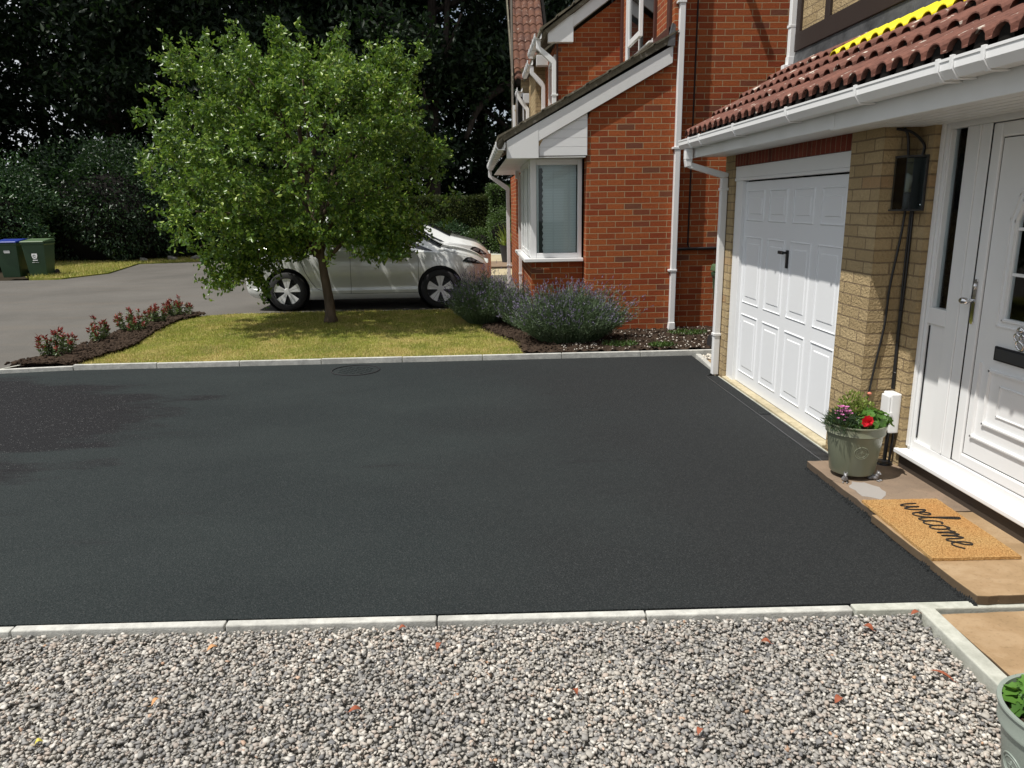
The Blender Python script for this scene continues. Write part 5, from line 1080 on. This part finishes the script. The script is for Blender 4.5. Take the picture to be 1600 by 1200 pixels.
# ------------------------------------------------------------------ rocks, hedges, woodland
for i, (x, y, s_, lb) in enumerate([(-10.25, 26.3, .22, 'grey rock furthest left on the road edge under the trees'), (-9.5, 26.5, .30, 'broad flat rock second from the left on the road edge'), (-8.75, 26.6, .24, 'pale pointed rock in the middle of the road edge row'), (-8.25, 26.75, .26, 'pale rock just left of the small tree crown'), (-11.0, 25.9, .16, 'small dark rock beside the grass verge'), (-7.6, 26.9, .28, 'rock behind the small tree crown by the road edge')]):
    o = stones('rock', np.array([[x, y, .08]]), np.array([s_]), M['rock'], .55, .2); setp(o, lb, 'rock', 'rocks along the road edge')
def hedge(name, x0, x1, y0, y1, z1, m, n, label, L=.06, cat='hedge', rough=.06):
    t = thing(name, ((x0+x1)/2, (y0+y1)/2, 0), label, cat)
    obj('core', MB().box(x0+.12, x1-.12, y0+.12, y1-.12, -.05, z1-.12), M['dark'], t, bevel=.1)
    f = rng.uniform(0, 1, n); a = (x1-x0)*z1; b = (x1-x0)*(y1-y0); c = (y1-y0)*z1; tot = a+b+2*c; P = np.empty((n, 3)); N = np.zeros((n, 3))
    u, v = rng.uniform(0, 1, n), rng.uniform(0, 1, n); s1 = f < a/tot; s2 = (~s1) & (f < (a+b)/tot); s3 = (~s1) & (~s2) & (f < (a+b+c)/tot); s4 = ~(s1 | s2 | s3)
    P[s1] = np.c_[x0+u*(x1-x0), np.full(n, y0), v*z1][s1]; N[s1] = (0, -1, 0); P[s2] = np.c_[x0+u*(x1-x0), y0+v*(y1-y0), np.full(n, z1)][s2]; N[s2] = (0, 0, 1)
    P[s3] = np.c_[np.full(n, x0), y0+u*(y1-y0), v*z1][s3]; N[s3] = (-1, 0, 0); P[s4] = np.c_[np.full(n, x1), y0+u*(y1-y0), v*z1][s4]; N[s4] = (1, 0, 0)
    P -= N*rng.uniform(0, .14, (n, 1)); P += rng.normal(0, rough*.4, (n, 3)); P += N*(rough*np.sin(P[:, :1]*3.1)*np.cos(P[:, 2:]*4+P[:, 1:2]))
    leaves('foliage', P, N*.8+rng.normal(0, .6, (n, 3)), rng.uniform(.7, 1.3, n)*L, L*.5, m, t); return t
hedge('hedge', -3.6, .72, 28.2, 29.6, 2.02, M['hedge'], 42000, 'clipped olive green hedge beyond the silver cars', .07)
hedge('hedge', .60, 3.5, 27.6, 29.8, 2.38, M['hedge2'], 26000, 'taller bright green clipped hedge block beside the red brick house', .07)
def bush(name, c, r, n, m, label, L=.08, cat='shrub', group=None, flat=0.0, W=.5):
    t = thing(name, (c[0], c[1], 0), label, cat, group); d_ = unit(rng.normal(size=(n, 3))); az = np.arctan2(d_[:, 1], d_[:, 0])
    k_ = 1+.10*np.sin(az*4+c[0])+.09*np.sin(az*7+d_[:, 2]*5+c[1])+.06*np.sin(d_[:, 2]*12+az*3); rr = rng.uniform(.45, 1.0, n)**.4*k_; P = np.array(c)+d_*rr[:, None]*np.array(r)*np.where(d_[:, 2:] < 0, np.array([1.0, 1.0, 1.05*c[2]/r[2]]), 1.0); P[:, 2] = np.abs(P[:, 2]-.05)+.05; ok = P[:, 2] > .05; P, d_ = P[ok], d_[ok]
    D_ = d_+rng.normal(0, .7, P.shape); D_[:, 2] -= flat; leaves('foliage', P, D_, rng.uniform(.7, 1.3, len(P))*L, L*W, m, t)
    cr = MB().ell((c[0], c[1], c[2]*.75), (r[0]*.72, r[1]*.72, r[2]*.72), 16, 10); obj('core', cr, M['dark'], t)
    mb = MB()
    for i in range(5): a = i*1.3; mb.tube([(c[0]+.1*i-.2, c[1], -.02), (c[0]+math.cos(a)*r[0]*.5, c[1]+math.sin(a)*r[1]*.5, c[2])], [.05, .02], 6)
    obj('stem', mb, M['bark2'], t); return t
bush('laurel_bush', (-16.2, 24.9, 1.7), (2.9, 1.9, 1.9), 22000, M['laurel'], 'glossy laurel bush behind the wheelie bins, brightest at the far left', .13)
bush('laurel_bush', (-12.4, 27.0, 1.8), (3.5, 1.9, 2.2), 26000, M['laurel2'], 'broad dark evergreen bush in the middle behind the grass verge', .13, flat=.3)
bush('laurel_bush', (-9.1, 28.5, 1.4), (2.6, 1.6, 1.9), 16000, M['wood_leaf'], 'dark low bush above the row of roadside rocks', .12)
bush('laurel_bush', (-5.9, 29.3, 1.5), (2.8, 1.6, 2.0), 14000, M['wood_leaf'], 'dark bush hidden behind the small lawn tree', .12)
bush('garden_shrub', (-.9, 27.3, .55), (.9, .6, .62), 3000, M['laurel'], 'light leaved garden shrub in front of the olive hedge', .07)
bush('garden_shrub', (.25, 27.2, .45), (.6, .5, .5), 1800, M['hedge2'], 'small green shrub at the foot of the hedge near the paving', .07)
bush('garden_shrub', (1.05, 26.7, 1.0), (.55, .5, .6), 2200, M['hedge2'], 'rounded leafy shrub beside the white downpipe of the brick house', .07)
pp = thing('potted_plant', (1.02, 22.6, .05), 'dark pot with spiky yellow green leaves on the far paving', 'plant pot')
obj('pot_body', MB().lathe([(.001, 0), (.17, 0), (.24, .48), (.25, .5), (.22, .5), (.21, .45), (.001, .45)], (1.02, 22.6, .05), 24), M['iron'], pp, smooth=True, auto=40)
n = 70; leaves('foliage', np.tile([[1.02, 22.6, .5]], (n, 1))+rng.normal(0, .05, (n, 3)), np.c_[rng.normal(0, .6, (n, 2)), np.ones(n)], rng.uniform(.3, .65, n), .07, M['lime'], pp)
mb = MB()
for z_ in (.3, .7, 1.1): mb.box(-22, -12.9, 24.0, 24.03, z_-.05, z_+.05)
def big_tree(x, y, h, r, label, lean_=0, n=15000, zc=.62, L=.26, fork=None):
    t = thing('woodland_tree', (x, y, 0), label, 'tree', 'tall dark woodland trees behind the road'); mb = MB(); top = Vector((x+lean_*2.2, y, h*.75)); pth = spline([(x, y, -.1), (x+lean_*.5, y, h*.22), (x+lean_*1.2, y, h*.45), top], 5); mb.tube(pth, [.34*(1-.75*i/len(pth)) for i in range(len(pth))], 10)
    for i in range(9):
        a = i*2.4+x; hh = h*random.uniform(.16, .6); p = min(pth, key=lambda q_: abs(q_.z-hh)); e = random.uniform(.2, .9); tip = p+Vector((math.cos(a)*r*.8, math.sin(a)*r*.6, r*.8*math.tan(e)*.6)); mid = p.lerp(tip, .5)+Vector((0, 0, .3)); q_ = spline([p, mid, tip], 4); mb.tube(q_, [.13*(1-.8*k_/len(q_)) for k_ in range(len(q_))], 7)
    if fork:
        for f_ in fork: q_ = spline(f_, 5); mb.tube(q_, [.20*(1-.55*k_/len(q_)) for k_ in range(len(q_))], 8)
    obj('trunk', mb, M['bark2'], t, smooth=True)
    nc = 95; d_ = unit(rng.normal(size=(nc, 3))); cc = np.array([x+lean_*1.6, y-.6, h*zc])+d_*rng.uniform(.25, 1, (nc, 1))**.5*np.array([r, r*.85, h*.44]); cs = rng.uniform(.55, 1.15, nc)*r*.30
    ci = rng.integers(0, nc, n); P = cc[ci]+unit(rng.normal(size=(n, 3)))*rng.uniform(.2, 1, (n, 1))*cs[ci][:, None]*np.array([1.25, 1.1, .75]); ok = P[:, 2] > 1.2; P = P[ok]
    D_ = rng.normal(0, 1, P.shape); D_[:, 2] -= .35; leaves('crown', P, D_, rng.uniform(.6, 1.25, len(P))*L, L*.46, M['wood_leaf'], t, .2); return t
names = ['leftmost woodland tree, crown running out of the picture', 'woodland tree above the laurel bush behind the bins', 'woodland tree with a thick upright trunk, left of the lawn tree', 'woodland tree rising straight behind the left half of the lawn tree', 'woodland tree directly behind the top of the lawn tree', 'forked woodland tree between the lawn tree and the brick house', 'woodland tree nearest the brick house, with a limb bending right']
spec = [(-24.5, 31, 19, 5.2, .2), (-19.6, 29.5, 20, 5.0, -.4), (-14.2, 31.5, 21, 5.2, .5), (-10.2, 30.5, 20, 5.0, .3), (-6.0, 32.5, 21, 5.2, -.3), (-1.6, 31.5, 20, 5.0, .2), (3.2, 33.0, 20, 5.4, -.4)]
forks = {5: [[(-2.3, 31.2, 3.2), (-2.35, 31.0, 5.0), (-3.1, 30.9, 8.0), (-3.4, 30.9, 10)], [(-2.2, 31.2, 4.2), (-1.6, 30.9, 6.0), (-.9, 30.8, 7.6), (-.7, 30.8, 10)]], 6: [[(3.4, 30.5, 6.3), (1.6, 30.4, 6.2), (.4, 30.4, 5.4), (-.2, 30.5, 4.2)]]}
for i, (x, y, h, r, ln) in enumerate(spec): big_tree(x, y, h, r, names[i], ln, 27000, .60, .30, forks.get(i))
bk = ['back row woodland tree at far left seen through the leaves', 'back row woodland tree behind the laurel bushes', 'back row woodland tree left of the lawn tree', 'back row woodland tree in the middle of the wood', 'back row woodland tree near the forked trunk', 'back row woodland tree beside the tiled roof of the far house']
for i, (x, y) in enumerate([(-25, 36), (-20, 38), (-13, 39), (-6.5, 38.5), (.5, 38), (7, 39)]): big_tree(x, y, 17, 5.2, bk[i], 0, 17000, .50, .38)
for i, (x, lb) in enumerate([(-22, 'dense undergrowth bush at the far left under the trees'), (-16, 'dense undergrowth bush left of the middle under the trees'), (-10, 'dense undergrowth bush in the middle under the trees'), (-4, 'dense undergrowth bush behind the cars under the trees'), (2, 'dense undergrowth bush behind the clipped hedges')]):
    bush('undergrowth_bush', (x, 33.5, 1.7), (3.6, 1.6, 2.1), 9000, M['wood_leaf'], lb, .22)
